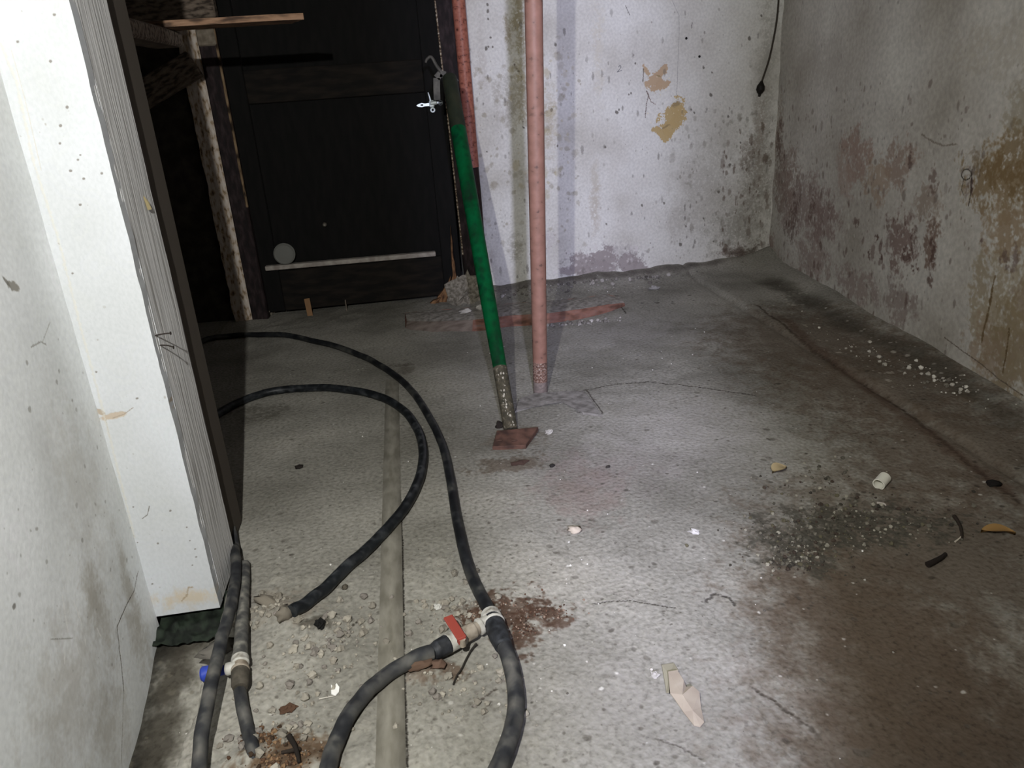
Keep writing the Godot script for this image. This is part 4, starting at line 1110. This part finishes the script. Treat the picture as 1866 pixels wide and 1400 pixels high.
	for i in stn.size() - 1:
		var s: Array = stn[i]
		var e: Array = stn[i + 1]
		for k in 8:
			for j in 5:
				var q: Array[Vector3] = []
				for c in [[k, j], [k + 1, j], [k + 1, j + 1], [k, j + 1]]:
					var ta: float = c[0] / 8.0
					var tv: float = c[1] / 5.0
					var p: Vector3 = s[1].lerp(e[1], ta).lerp(s[2].lerp(e[2], ta), tv)
					p.y += 0.006 * sin(tv * PI) + 0.005 * nC.get_noise_2d(p.x * 120.0, p.z * 120.0) - (0.004 if c[1] == 0 and nB.get_noise_2d(p.x * 200.0, 5.0) > 0.0 else 0.0)
					q.append(p)
				quad(ct, q[0], q[1], q[2], q[3], V3(0, 1, 0.1))
	part("cement_crust", done(ct), nmat([[0.2, Color("6f6a62")], [0.5, Color("8a857d")], [0.8, Color("9a958d")]], 193, 0.04, 3.0, 0.95, 0.3), tb)

# ------------------------------------------------------------------ hoses and valves
func hose(pts: Array, r: float, label: String, m: Material, r1 := -1.0) -> void:
	var p := PackedVector3Array()
	for q in curve(pts, 7):
		p.append(q + V3(0, maxf(hgt(q.x, q.z), -0.02), 0))
	single("water_hose", tube(p, r, r if r1 < 0 else r1, 14, null, 0.04), m, label, "hose", Vector3.ZERO, "black water hoses on the floor")

func build_hoses() -> void:
	var black := nmat([[0.3, Color("151618")], [0.55, Color("222427")], [0.7, Color("343534")], [0.85, Color("4d4c48")]], 201, 0.03, 1.6, 0.5, 0.03)
	var clean := nmat([[0.3, Color("121416")], [0.58, Color("1f2225")], [0.75, Color("3c3e40")]], 202, 0.03, 3.0, 0.45, 0.03)
	var dusty := nmat([[0.25, Color("1e1f22")], [0.45, Color("303133")], [0.6, Color("4e4d4a")], [0.85, Color("696660")]], 203, 0.03, 1.8, 0.7, 0.03)
	hose([V3(-1.119, 0.015, -3.641), V3(-1.027, 0.015, -3.799), V3(-0.886, 0.015, -3.822), V3(-0.645, 0.015, -3.717), V3(-0.417, 0.015, -3.497), V3(-0.258, 0.015, -3.283), V3(-0.137, 0.015, -3.042), V3(-0.052, 0.015, -2.789), V3(0.003, 0.015, -2.514), V3(0.035, 0.015, -2.277), V3(0.044, 0.015, -2.045), V3(0.045, 0.015, -1.807), V3(0.050, 0.015, -1.645), V3(0.058, 0.015, -1.542), V3(0.072, 0.015, -1.453), V3(0.086, 0.015, -1.383)], 0.0125, "black hose in the widest loop, from the dark recess round to the white tee", black, 0.0145)
	hose([V3(-0.859, 0.016, -2.575), V3(-0.799, 0.016, -2.726), V3(-0.725, 0.016, -2.864), V3(-0.614, 0.016, -2.951), V3(-0.463, 0.016, -2.946), V3(-0.308, 0.016, -2.885), V3(-0.178, 0.016, -2.768), V3(-0.086, 0.016, -2.599), V3(-0.039, 0.016, -2.406), V3(-0.029, 0.016, -2.232), V3(-0.045, 0.016, -2.067), V3(-0.081, 0.016, -1.927), V3(-0.132, 0.016, -1.813), V3(-0.193, 0.016, -1.712), V3(-0.254, 0.016, -1.616), V3(-0.300, 0.016, -1.544), V3(-0.350, 0.016, -1.479)], 0.015, "clean black hose in the inner loop, ending buried in the cement lumps", clean)
	hose([V3(0.097, 0.030, -1.277), V3(0.101, 0.030, -1.254), V3(0.106, 0.026, -1.213), V3(0.106, 0.022, -1.156), V3(0.099, 0.022, -1.101), V3(0.080, 0.022, -1.040), V3(0.051, 0.022, -0.980), V3(0.018, 0.020, -0.928)], 0.0165, "thick black hose running from the white tee down to the near edge of the floor", dusty)
	hose([V3(-0.045, 0.022, -1.282), V3(-0.084, 0.020, -1.273), V3(-0.134, 0.018, -1.251), V3(-0.178, 0.018, -1.205), V3(-0.209, 0.018, -1.151), V3(-0.230, 0.018, -1.090), V3(-0.239, 0.018, -1.038), V3(-0.243, 0.018, -0.972)], 0.0155, "dusty black hose curving from the red-handled valve to the near edge of the floor", dusty)
	hose([V3(-0.698, 0.020, -2.371), V3(-0.632, 0.022, -2.145), V3(-0.581, 0.026, -1.964), V3(-0.541, 0.030, -1.821), V3(-0.509, 0.036, -1.691), V3(-0.491, 0.045, -1.573), V3(-0.481, 0.055, -1.448), V3(-0.475, 0.062, -1.341), V3(-0.471, 0.062, -1.254), V3(-0.468, 0.050, -1.167), V3(-0.465, 0.030, -1.097), V3(-0.456, 0.020, -1.025)], 0.0125, "dusty black hose lying along the pier over the blue valve handle", dusty, 0.0135)
	hose([V3(-0.431, 0.020, -1.276), V3(-0.418, 0.014, -1.228), V3(-0.401, 0.008, -1.175), V3(-0.382, 0.000, -1.120), V3(-0.373, -0.020, -1.088)], 0.0125, "short dusty hose running from the blue-handled valve into the earth", dusty)
	hose([V3(-0.497, 0.012, -1.723), V3(-0.484, 0.018, -1.642), V3(-0.464, 0.024, -1.503), V3(-0.448, 0.028, -1.402), V3(-0.438, 0.030, -1.342)], 0.0125, "grey dusty hose beside the pier leading down into the blue-handled valve", nmat([[0.3, Color("3c3c3c")], [0.5, Color("5a5955")], [0.8, Color("86837a")]], 204, 0.03, 3.0, 0.75, 0.03), 0.0155)

	var white := nmat([[0.15, Color("6d675c")], [0.35, Color("a5a299")], [0.8, Color("bdbbb4")]], 205, 0.04, 3.0, 0.55, 0.03)
	var grime := nmat([[0.2, Color("6d6254")], [0.5, Color("8f8577")], [0.8, Color("a59c8e")]], 206, 0.05, 3.0, 0.7, 0.05)
	var rubber := nmat([[0.3, Color("1c1d1f")], [0.7, Color("34363a")]], 207, 0.04, 4.0, 0.55, 0.02)
	# tee
	var t0: Vector3 = gp(V3(0.084, 0.024, -1.372))
	var t1: Vector3 = gp(V3(0.096, 0.030, -1.279))
	var dir := (t1 - t0).normalized()
	var L := t0.distance_to(t1)
	var tee := thing("hose_tee", "white and black plastic tee joining the widest loop to the thick hose", "pipe fitting", t0)
	part("collar", turned(Vector3.ZERO, dir, [[0.0, 0.016], [0.003, 0.0215], [0.016, 0.0225], [0.02, 0.021]], 20), white, tee)
	part("body", turned(dir * 0.019, dir * 0.06, [[0.0, 0.0195], [0.012, 0.0195]], 20), rubber, tee)
	part("ring", turned(dir * 0.030, dir * 0.06, [[0.0, 0.021], [0.002, 0.024], [0.006, 0.024], [0.008, 0.022]], 20), white, tee)
	part("coupling", turned(dir * 0.037, dir * 0.2, [[0.0, 0.021], [0.004, 0.0225], [L * 0.5, 0.0215], [L * 0.8, 0.0185], [L * 0.85, 0.016]], 20), rubber, tee)
	var b0: Vector3 = dir * 0.022
	var vl: Vector3 = gp(V3(-0.046, 0.022, -1.280)) - t0
	var bd := (vl - b0).normalized()
	var BLn := b0.distance_to(vl)
	part("branch", turned(b0, b0 + bd, [[0.0, 0.016], [0.028, 0.016], [0.030, 0.0185], [0.036, 0.0185], [0.038, 0.014]], 18), white, tee)
	# ball valve
	var v0: Vector3 = t0 + b0 + bd * 0.037
	var vv := thing("ball_valve", "grimy white ball valve with a red lever handle between two black hoses", "valve", v0)
	var R := BLn - 0.037
	part("body", turned(Vector3.ZERO, bd, [[0.0, 0.013], [0.008, 0.015], [0.012, 0.0175], [R * 0.3, 0.0175], [R * 0.34, 0.016]], 18), grime, vv)
	part("union_nut", turned(bd * (R * 0.33), bd, [[0.0, 0.0175], [0.002, 0.0195], [R * 0.32, 0.0205], [R * 0.34, 0.018]], 12), white, vv)
	part("coupling", turned(bd * (R * 0.66), bd, [[0.0, 0.019], [0.003, 0.0205], [R * 0.22, 0.0195], [R * 0.30, 0.017], [R * 0.33, 0.015]], 18), rubber, vv)
	var hs := begin()
	hs.set_smooth_group(-1)
	var redp := mat(Color("8f4036"), 0.6)
	var ha: Vector3 = gp(V3(0.017, 0.056, -1.274)) - v0
	part("stem", turned(V3(ha.x, 0.008, ha.z), V3(ha.x, 1, ha.z), [[0.0, 0.007], [ha.y - 0.009, 0.007]], 12), grime, vv)
	var hb: Vector3 = gp(V3(-0.007, 0.062, -1.340)) - v0
	var hdir := (hb - ha).normalized()
	var hbas := Basis(hdir, Vector3.UP, hdir.cross(Vector3.UP)).orthonormalized()
	box(V3(ha.distance_to(hb), 0.006, 0.021), 0.002, hs, Transform3D(hbas, (ha + hb) / 2))
	box(V3(0.012, 0.014, 0.017), 0.002, hs, Transform3D(hbas, ha + hdir * 0.004 + V3(0, -0.007, 0)))
	var han := part("handle", done(hs), redp, vv)
	han.set_meta("label", "faded red lever handle")
	# wire twisted under it
	single("wire", tube(curve([gp(V3(0.046, 0.012, -1.305)), gp(V3(0.033, 0.006, -1.293)), gp(V3(0.019, 0.006, -1.268)), gp(V3(0.008, 0.005, -1.246)), gp(V3(-0.002, 0.005, -1.229)), gp(V3(-0.011, 0.004, -1.207))], 5), 0.0022, 0.002, 7), mat(Color("2a2622"), 0.7), "thin dark bent wire on the floor under the red-handled valve", "wire")
	# blue-handled valve
	var c0: Vector3 = gp(V3(-0.439, 0.030, -1.346))
	var c1: Vector3 = gp(V3(-0.426, 0.024, -1.262))
	var cd := (c1 - c0).normalized()
	var CL := c0.distance_to(c1)
	var bv := thing("ball_valve", "white ball valve with a blue handle by the dark gutter at the left", "valve", c0)
	part("collar", turned(Vector3.ZERO, cd, [[0.0, 0.013], [0.003, 0.0175], [0.018, 0.0182], [0.021, 0.016]], 20), white, bv)
	part("body", turned(cd * 0.02, cd, [[0.0, 0.015], [0.012, 0.0145]], 18), grime, bv)
	part("ring", turned(cd * 0.031, cd, [[0.0, 0.016], [0.002, 0.0185], [0.006, 0.0185], [0.008, 0.016]], 18), grime, bv)
	part("coupling", turned(cd * 0.038, cd, [[0.0, 0.0165], [0.003, 0.018], [CL - 0.05, 0.0175], [CL - 0.04, 0.014]], 18), nmat([[0.2, Color("3a362f")], [0.8, Color("5a544a")]], 208, 0.04, 4.0, 0.8, 0.04), bv)
	var sa: Vector3 = cd * 0.026
	var sb: Vector3 = gp(V3(-0.511, 0.030, -1.314)) - c0
	var sd := (sb - sa).normalized()
	var SL := sa.distance_to(sb)
	part("stub", turned(sa, sb, [[0.008, 0.013], [0.026, 0.013], [0.029, 0.011]], 16), white, bv)
	var bl := part("handle", turned(sa, sb, [[0.028, 0.0085], [0.034, 0.0105], [SL * 0.72, 0.0105], [SL * 0.78, 0.015], [SL - 0.004, 0.0155], [SL, 0.012]], 12), mat(Color("2c3f9a"), 0.5), bv)
	bl.set_meta("label", "blue plastic handle")

# ------------------------------------------------------------------ things on the walls
func build_wall_things() -> void:
	var o := thing("hanging_cord", "thin dark cord hanging with a black plug in the far right corner", "cord")
	var pts := [V3(2.082, 1.513, -4.288) + V3(-0.002, 0, 0.012), V3(2.086, 1.409, -4.288) + V3(-0.002, 0, 0.012), V3(2.081, 1.303, -4.288) + V3(-0.002, 0, 0.012), V3(2.065, 1.196, -4.287) + V3(-0.002, 0, 0.012), V3(2.048, 1.115, -4.286) + V3(-0.002, 0, 0.012), V3(2.026, 1.047, -4.285) + V3(-0.002, 0, 0.012), V3(2.012, 1.006, -4.284) + V3(-0.002, 0, 0.012)]
	part("cable", tube(curve(pts, 5), 0.005, 0.005, 8), mat(Color("3a342c"), 0.7), o)
	var q: Vector3 = pts[-1]
	var r: Vector3 = V3(2.003, 0.944, -4.284) + V3(-0.002, 0, 0.014)
	part("plug", turned(q, r, [[-0.006, 0.006], [0.005, 0.012], [0.02, 0.021], [0.04, 0.023], [0.055, 0.015], [0.062, 0.008], [0.075, 0.006]], 14), mat(Color("17130f"), 0.6), o)
	for s in [[V3(1.573, 1.250, -4.260), "black empty nail hole in the white wall, left of two near the cord"], [V3(1.649, 1.157, -4.264), "black empty nail hole in the white wall, right of two near the cord"]]:
		single("wall_plug", turned(s[0] - V3(0, 0, 0.012), s[0] + V3(0, 0, 1), [[0.0, 0.0065], [0.0125, 0.0065], [0.0145, 0.005], [0.0135, 0.002]], 12), mat(Color("0c0b0a"), 0.8), s[1], "nail hole", Vector3.ZERO, "nail holes in the back wall")

# ------------------------------------------------------------------ litter and rubble
func stone(called: String, at: Vector3, size: Vector3, c: Color, label: String, cat: String, turn := 0.0, seed_ := 1, facet := false, group := "") -> void:
	var p := gp(at)
	var o := single(called, lump(size, seed_, 0.75, 7, 10, facet), mat(Color(c.r * 0.84, c.g * 0.84, c.b * 0.84), 0.9), label, cat, p + V3(0, size.y * 0.32, 0), group)
	o.rotation.y = turn

func gravel(called: String, label: String, spots: Array, cols: Array, n: int, r0: float, r1: float) -> void:
	var mm := MultiMesh.new()
	mm.transform_format = MultiMesh.TRANSFORM_3D
	mm.use_colors = true
	mm.mesh = lump(V3(1, 0.75, 0.85), 77, 0.7, 4, 6, true)
	mm.instance_count = n
	for i in n:
		var s: Array = spots[rng.randi() % spots.size()]
		var c: Vector2 = s[0]
		var x := c.x + rng.randfn(0.0, s[1] * 0.5)
		var z := c.y + rng.randfn(0.0, s[2] * 0.5)
		z = maxf(z, -4.12)
		var r := lerpf(r0, r1, pow(rng.randf(), 3.0))
		var b := Basis.from_euler(V3(rng.randf() * 0.6, rng.randf() * TAU, rng.randf() * 0.6)).scaled(V3(r, r, r))
		mm.set_instance_transform(i, Transform3D(b, V3(x, hgt(x, z) + r * 0.2, z)))
		var col: Color = cols[rng.randi() % cols.size()]
		mm.set_instance_color(i, col.srgb_to_linear() * rng.randf_range(0.8, 1.15))
	var m := mat(Color.WHITE, 0.9)
	m.vertex_color_use_as_albedo = true
	var o := MultiMeshInstance3D.new()
	o.name = numbered(called)
	o.multimesh = mm
	o.material_override = m
	add_child(o, true)
	o.set_meta("kind", "stuff")
	tag(o, label, "gravel")

func leaf(at: Vector3, lx: float, lz: float, turn: float, c: Color, label: String) -> void:
	var st := begin()
	st.set_smooth_group(0)
	var n := 10
	var f := func(i: int, s: float) -> Vector3:
		var t := float(i) / n
		var w := sin(PI * pow(t, 0.8)) * lz * 0.5
		return V3((t - 0.5) * lx, 0.008 * absf(s) + 0.01 * sin(t * PI), s * w)
	for i in n:
		for h in [[-1.0, 0.0], [0.0, 1.0]]:
			var a: Vector3 = f.call(i, h[0])
			var b: Vector3 = f.call(i + 1, h[0])
			var d: Vector3 = f.call(i + 1, h[1])
			var e: Vector3 = f.call(i, h[1])
			quad(st, a, b, d, e, Vector3.UP)
			var dn := V3(0, -0.0012, 0)
			quad(st, a + dn, b + dn, d + dn, e + dn, Vector3.DOWN)
	var o := single("dry_leaf", done(st), mat(c, 0.8), label, "leaf", gp(at) + V3(0, 0.002, 0))
	o.rotation.y = turn

func twig(a: Vector3, b: Vector3, r: float, c: Color, label: String) -> void:
	var p := gp(a)
	var q := gp(b)
	var m := (p + q) / 2 + V3(0.004, 0.003, 0.003)
	single("twig", tube(curve([p + V3(0, r, 0), m + V3(0, r, 0), q + V3(0, r, 0)], 4), r, r * 0.6, 7, null, 0.3), mat(c, 0.9), label, "twig")

func build_debris() -> void:
	# folded card in the light
	var card := nmat([[0.2, Color("94887b")], [0.6, Color("9f9485")], [0.9, Color("a89e90")]], 211, 0.02, 3.0, 0.85)
	var o := thing("torn_card", "crumpled beige scrap of torn cardboard lying alone on the lit floor", "cardboard")
	var cp := [gp(V3(0.404, 0.014, -1.137)), gp(V3(0.421, 0.018, -1.133)), gp(V3(0.423, 0.020, -1.103)), gp(V3(0.425, 0.012, -1.094)), gp(V3(0.436, 0.016, -1.090)), gp(V3(0.444, 0.012, -1.076)), gp(V3(0.435, 0.006, -1.045)), gp(V3(0.428, 0.004, -1.011)), gp(V3(0.418, 0.003, -1.004)), gp(V3(0.408, 0.004, -1.009)), gp(V3(0.401, 0.005, -1.043)), gp(V3(0.396, 0.008, -1.068)), gp(V3(0.391, 0.010, -1.087)), gp(V3(0.408, 0.020, -1.069)), gp(V3(0.415, 0.013, -1.035))]
	var cs := begin()
	cs.set_smooth_group(-1)
	for q in [[0, 1, 13], [1, 2, 13], [2, 3, 13], [3, 4, 13], [4, 5, 13], [5, 14, 13], [5, 6, 14], [6, 7, 14], [7, 8, 14], [8, 9, 14], [9, 10, 14], [10, 13, 14], [10, 11, 13], [11, 12, 13], [12, 0, 13]]:
		tri(cs, cp[q[0]], cp[q[1]], cp[q[2]], Vector3.UP)
		var dn := V3(0, -0.002, 0)
		tri(cs, cp[q[0]] + dn, cp[q[1]] + dn, cp[q[2]] + dn, Vector3.DOWN)
	for k in 13:
		var e0: Vector3 = cp[k]
		var e1: Vector3 = cp[(k + 1) % 13]
		var dn := V3(0, -0.002, 0)
		quad(cs, e0, e1, e1 + dn, e0 + dn, (e0 + e1) / 2 - cp[13])
	var body := done(cs)
	part("sheet", body, card, o)
	part("flap", plate([gp(V3(0.402, 0.004, -1.169)), gp(V3(0.427, 0.006, -1.167)), gp(V3(0.426, 0.013, -1.139)), gp(V3(0.404, 0.012, -1.139)), gp(V3(0.390, 0.010, -1.090)), gp(V3(0.387, 0.004, -1.097))], 0.002, 0.001), mat(Color("8f8a78"), 0.85), o)
	stone("white_chip", V3(0.381, 0.000, -1.147), V3(0.016, 0.008, 0.018), Color("c4bfb9"), "white chip of plaster beside the torn cardboard", "plaster chip", 0.3, 3, true)
	stone("pebble", V3(0.343, 0.000, -1.686), V3(0.036, 0.018, 0.026), Color("cdbfae"), "oval cream pebble alone on the floor in front of the props", "pebble", 0.1, 4)
	stone("white_chip", V3(0.635, 0.000, -1.604), V3(0.026, 0.012, 0.018), Color("d6d2ce"), "white chip of plaster near the edge of the light, right of the cream pebble", "plaster chip", -0.5, 5, true)
	stone("white_chip", V3(0.392, 0.000, -2.297), V3(0.026, 0.016, 0.022), Color("bdb8b0"), "pale chip of plaster just right of the green prop's plate", "plaster chip", 0.5, 6, true)
	stone("white_chip", V3(-0.029, 0.000, -1.457), V3(0.02, 0.012, 0.014), Color("d8d5ce"), "white chip of plaster above the red valve handle", "plaster chip", 0.2, 7, true)
	stone("white_chip", V3(0.948, 0.000, -3.807), V3(0.045, 0.02, 0.03), Color("c9c4be"), "white chip of plaster behind the buried timber, right of the pink post", "plaster chip", 0.2, 8, true)
	stone("white_chip", V3(0.244, 0.030, -3.733), V3(0.06, 0.025, 0.035), Color("cfcac2"), "white chip of plaster on the buried timber, left of the green prop", "plaster chip", 0.1, 9, true)
	stone("white_chip", V3(0.317, 0.035, -3.739), V3(0.035, 0.03, 0.03), Color("cfcac2"), "white lump of plaster on the buried timber touching the green prop", "plaster chip", 0.6, 10, true)
	stone("white_chip", V3(1.291, 0.000, -3.929), V3(0.06, 0.02, 0.03), Color("a8a4a0"), "grey-white flake of plaster near the wall foot, right of the buried timber", "plaster chip", 0.1, 31, true)
	stone("white_chip", V3(-0.030, 0.000, -2.306), V3(0.03, 0.006, 0.012), Color("bdb9b0"), "pale sliver of plaster between the two hose loops", "plaster chip", 0.2, 32, true)
	leaf(V3(0.988, 0.000, -1.857), 0.055, 0.042, 0.3, Color("a08f6c"), "round yellowish dry leaf on the dark floor at the right")
	leaf(V3(1.333, 0.000, -1.422), 0.075, 0.035, -0.4, Color("8a6b3f"), "curled brown dry leaf at the far right of the floor")
	# broken white pipe end
	var pe: Vector3 = gp(V3(1.209, 0.000, -1.705)) + V3(0, 0.016, 0)
	var cap := single("pipe_end", lathe(V3(-0.02, 0, -0.006), V3(0.02, 0, 0.006), [[0.0, 0.014], [0.0, 0.0165], [0.04, 0.0165], [0.04, 0.014], [0.0, 0.014]], 18), mat(Color("cfccbe"), 0.6), "short white broken pipe end lying on the dark floor", "pipe end", pe)
	cap.rotation = V3(0, 0.9, 0.15)
	twig(V3(1.284, 0.000, -1.513), V3(1.238, 0.000, -1.422), 0.005, Color("2a221b"), "upright-looking dark twig by the brown leaf at the right")
	twig(V3(1.094, 0.000, -1.344), V3(1.158, 0.000, -1.371), 0.007, Color("1f1813"), "short thick black twig at the right, below the gravel")
	twig(V3(1.215, 0.000, -1.415), V3(1.253, 0.000, -1.443), 0.002, Color("b5ab9a"), "thin pale splinter crossing the dark twig at the right")
	twig(V3(1.146, 0.000, -1.624), V3(1.158, 0.000, -1.604), 0.003, Color("a39a90"), "thin pale splinter below the white pipe end")
	twig(V3(-0.298, 0.000, -1.101), V3(-0.326, 0.000, -1.090), 0.005, Color("2a231d"), "dark twig across the earth heap at the bottom, upper of two")
	twig(V3(-0.318, 0.000, -1.130), V3(-0.292, 0.000, -1.065), 0.005, Color("1f1a16"), "dark twig standing along the earth heap at the bottom, steeper of two")
	stone("dark_lump", V3(-0.424, 0.000, -2.264), V3(0.026, 0.010, 0.024), Color("2b2420"), "round dark brown lump inside the inner hose loop", "lump", 0.0, 11)
	stone("dark_pebble", V3(0.356, 0.000, -2.057), V3(0.018, 0.010, 0.014), Color("2a2624"), "small black pebble right of the brown shard below the green prop", "pebble", 0.0, 12)
	stone("dark_pebble", V3(0.519, 0.000, -2.011), V3(0.014, 0.008, 0.010), Color("3a3532"), "tiny dark pebble on the lit floor beyond the cream pebble", "pebble", 0.0, 33)
	stone("dark_lump", V3(1.493, 0.000, -1.635), V3(0.045, 0.012, 0.03), Color("1a1613"), "flat black lump on the floor at the far right, above the brown leaf", "lump", 0.0, 13)
	stone("brown_shard", V3(0.260, 0.000, -2.098), V3(0.06, 0.014, 0.018), Color("4a3830"), "long brown shard below the green prop's plate", "shard", 0.25, 14, true)
	stone("brown_shard", V3(-0.332, 0.000, -1.213), V3(0.032, 0.012, 0.02), Color("5d4434"), "brown flake on the floor near the blue-handled valve", "shard", 0.2, 15, true)
	stone("black_lump", V3(-0.288, 0.000, -1.436), V3(0.022, 0.018, 0.026), Color("151412"), "black lump of tar beside the buried end of the inner hose", "lump", 0.1, 16, true)
	stone("dark_pebble", V3(-0.242, 0.000, -1.578), V3(0.016, 0.010, 0.014), Color("5f584c"), "small round brown pebble inside the inner loop near the strip", "pebble", 0.1, 17)
	stone("dark_rock", V3(0.239, 0.000, -2.392), V3(0.028, 0.03, 0.03), Color("2a231e"), "dark stone tucked behind the green prop's plate", "stone", 0.1, 18, true)
	stone("earth_clod", V3(-0.072, 0.000, -1.263), V3(0.05, 0.022, 0.03), Color("6d5647"), "brown clod of earth under the dusty hose, left of two", "clod", 0.1, 19)
	stone("earth_clod", V3(-0.036, 0.000, -1.257), V3(0.028, 0.018, 0.022), Color("70584a"), "brown clod of earth under the dusty hose, right of two", "clod", 0.3, 20)
	stone("cement_chunk", V3(0.019, 0.000, -1.569), V3(0.016, 0.02, 0.016), Color("8f897d"), "small cement chunk left of the widest loop, away from the tee", "cement chunk", 0.2, 21, true)
	stone("cement_chunk", V3(0.069, 0.000, -1.563), V3(0.022, 0.014, 0.016), Color("6b655b"), "small dark cement chunk on the right side of the widest loop", "cement chunk", 0.2, 22, true)
	stone("cement_chunk", V3(-0.421, 0.000, -1.559), V3(0.07, 0.024, 0.032), Color("8a8274"), "long cement chunk beside the pier, left of the buried hose end", "cement chunk", -0.6, 23)
	stone("cement_chunk", V3(-0.370, 0.000, -1.483), V3(0.034, 0.034, 0.034), Color("857d70"), "round cement chunk wrapping the buried end of the inner hose", "cement chunk", 0.4, 24)
	stone("cement_chunk", V3(-0.338, 0.000, -1.466), V3(0.022, 0.014, 0.018), Color("9a9385"), "small cement chunk right under the buried end of the inner hose", "cement chunk", 0.9, 34, true)
	stone("cement_chunk", V3(-0.400, 0.000, -1.570), V3(0.03, 0.016, 0.022), Color("8f887b"), "cement chunk above the buried end of the inner hose", "cement chunk", 0.9, 35, true)
	stone("cement_chunk", V3(-0.508, 0.000, -1.422), V3(0.07, 0.02, 0.05), Color("77726a"), "rough cement chunk at the lip of the dark gutter", "cement chunk", 0.3, 36)
	# torn white scrap and a match
	single("white_scrap", plate([gp(V3(-0.253, 0.006, -1.260)), gp(V3(-0.248, 0.004, -1.253)), gp(V3(-0.241, 0.007, -1.259)), gp(V3(-0.235, 0.006, -1.249)), gp(V3(-0.236, 0.004, -1.239)), gp(V3(-0.242, 0.004, -1.230)), gp(V3(-0.251, 0.004, -1.236))], 0.0015, 0.0008), mat(Color("e4e2dd"), 0.7), "little white torn scrap on the rough floor beside a thin stick", "paper scrap")
	twig(V3(-0.274, 0.000, -1.229), V3(-0.243, 0.000, -1.231), 0.0014, Color("b5b0a6"), "thin pale stick under the little white torn scrap")
	# loose grit
	gravel("dark_gravel", "dark loose gravel scattered on the floor at the right edge of the light", [[V2(0.931, -1.563), 0.18, 0.14], [V2(0.833, -1.486), 0.10, 0.12], [V2(1.062, -1.583), 0.20, 0.10], [V2(1.149, -1.507), 0.25, 0.12], [V2(1.070, -1.761), 0.20, 0.15], [V2(0.824, -1.441), 0.10, 0.06]], [Color("4d4940"), Color("5d594e"), Color("38342d"), Color("6d685c"), Color("40362e"), Color("55503f"), Color("8f8a7c")], 900, 0.003, 0.014)
	gravel("white_grit", "fine pale grit strewn over the whole cement floor", [[V2(0.3, -2.0), 1.0, 1.2], [V2(0.8, -2.9), 0.7, 0.5], [V2(0.1, -1.3), 0.6, 0.4], [V2(0.9, -3.9), 0.7, 0.25]], [Color("c9c5bd"), Color("b5b0a8"), Color("d8d5cf"), Color("8a857c"), Color("5b564f")], 520, 0.0015, 0.007)
	gravel("wall_rubble", "loose plaster rubble along the foot of the white back wall", [[V2(0.618, -4.105), 0.25, 0.08], [V2(0.929, -4.104), 0.30, 0.10], [V2(1.256, -4.138), 0.30, 0.10], [V2(0.223, -4.142), 0.15, 0.06], [V2(0.776, -3.452), 0.20, 0.03]], [Color("a39e98"), Color("827d77"), Color("5d5853"), Color("8f8a84"), Color("6d6862")], 330, 0.006, 0.03)
	gravel("lump_rubble", "crumbled cement lumps on the rough floor around the valves", [[V2(-0.245, -1.426), 0.12, 0.10], [V2(-0.309, -1.352), 0.15, 0.12], [V2(-0.002, -1.427), 0.10, 0.08], [V2(-0.330, -1.161), 0.10, 0.08], [V2(0.014, -1.200), 0.12, 0.10], [V2(-0.415, -1.543), 0.06, 0.05]], [Color("8f897d"), Color("989286"), Color("77716a"), Color("837d72")], 560, 0.004, 0.024)
	gravel("brown_earth", "loose red-brown earth grains around the white tee", [[V2(0.146, -1.416), 0.09, 0.05], [V2(0.201, -1.376), 0.08, 0.03], [V2(0.045, -1.397), 0.05, 0.03], [V2(0.146, -1.336), 0.03, 0.03]], [Color("4a3529"), Color("5f4638"), Color("3a2a21"), Color("8a7566")], 420, 0.002, 0.007)
	gravel("earth_heap", "brown earth and leaf crumbs heaped at the bottom by the short hose", [[V2(-0.343, -1.106), 0.06, 0.05], [V2(-0.310, -1.079), 0.06, 0.04], [V2(-0.368, -1.143), 0.04, 0.03]], [Color("4d3829"), Color("624a36"), Color("3a2c20"), Color("7a6148")], 320, 0.003, 0.012)
	gravel("gutter_grit", "plaster flakes on the dark strip along the foot of the right wall", [[V2(1.732, -2.705), 0.08, 0.30], [V2(1.781, -2.490), 0.08, 0.20], [V2(1.773, -2.318), 0.08, 0.15], [V2(1.812, -2.199), 0.06, 0.15]], [Color("c4bfb4"), Color("a39d92"), Color("6b655b")], 110, 0.004, 0.022)
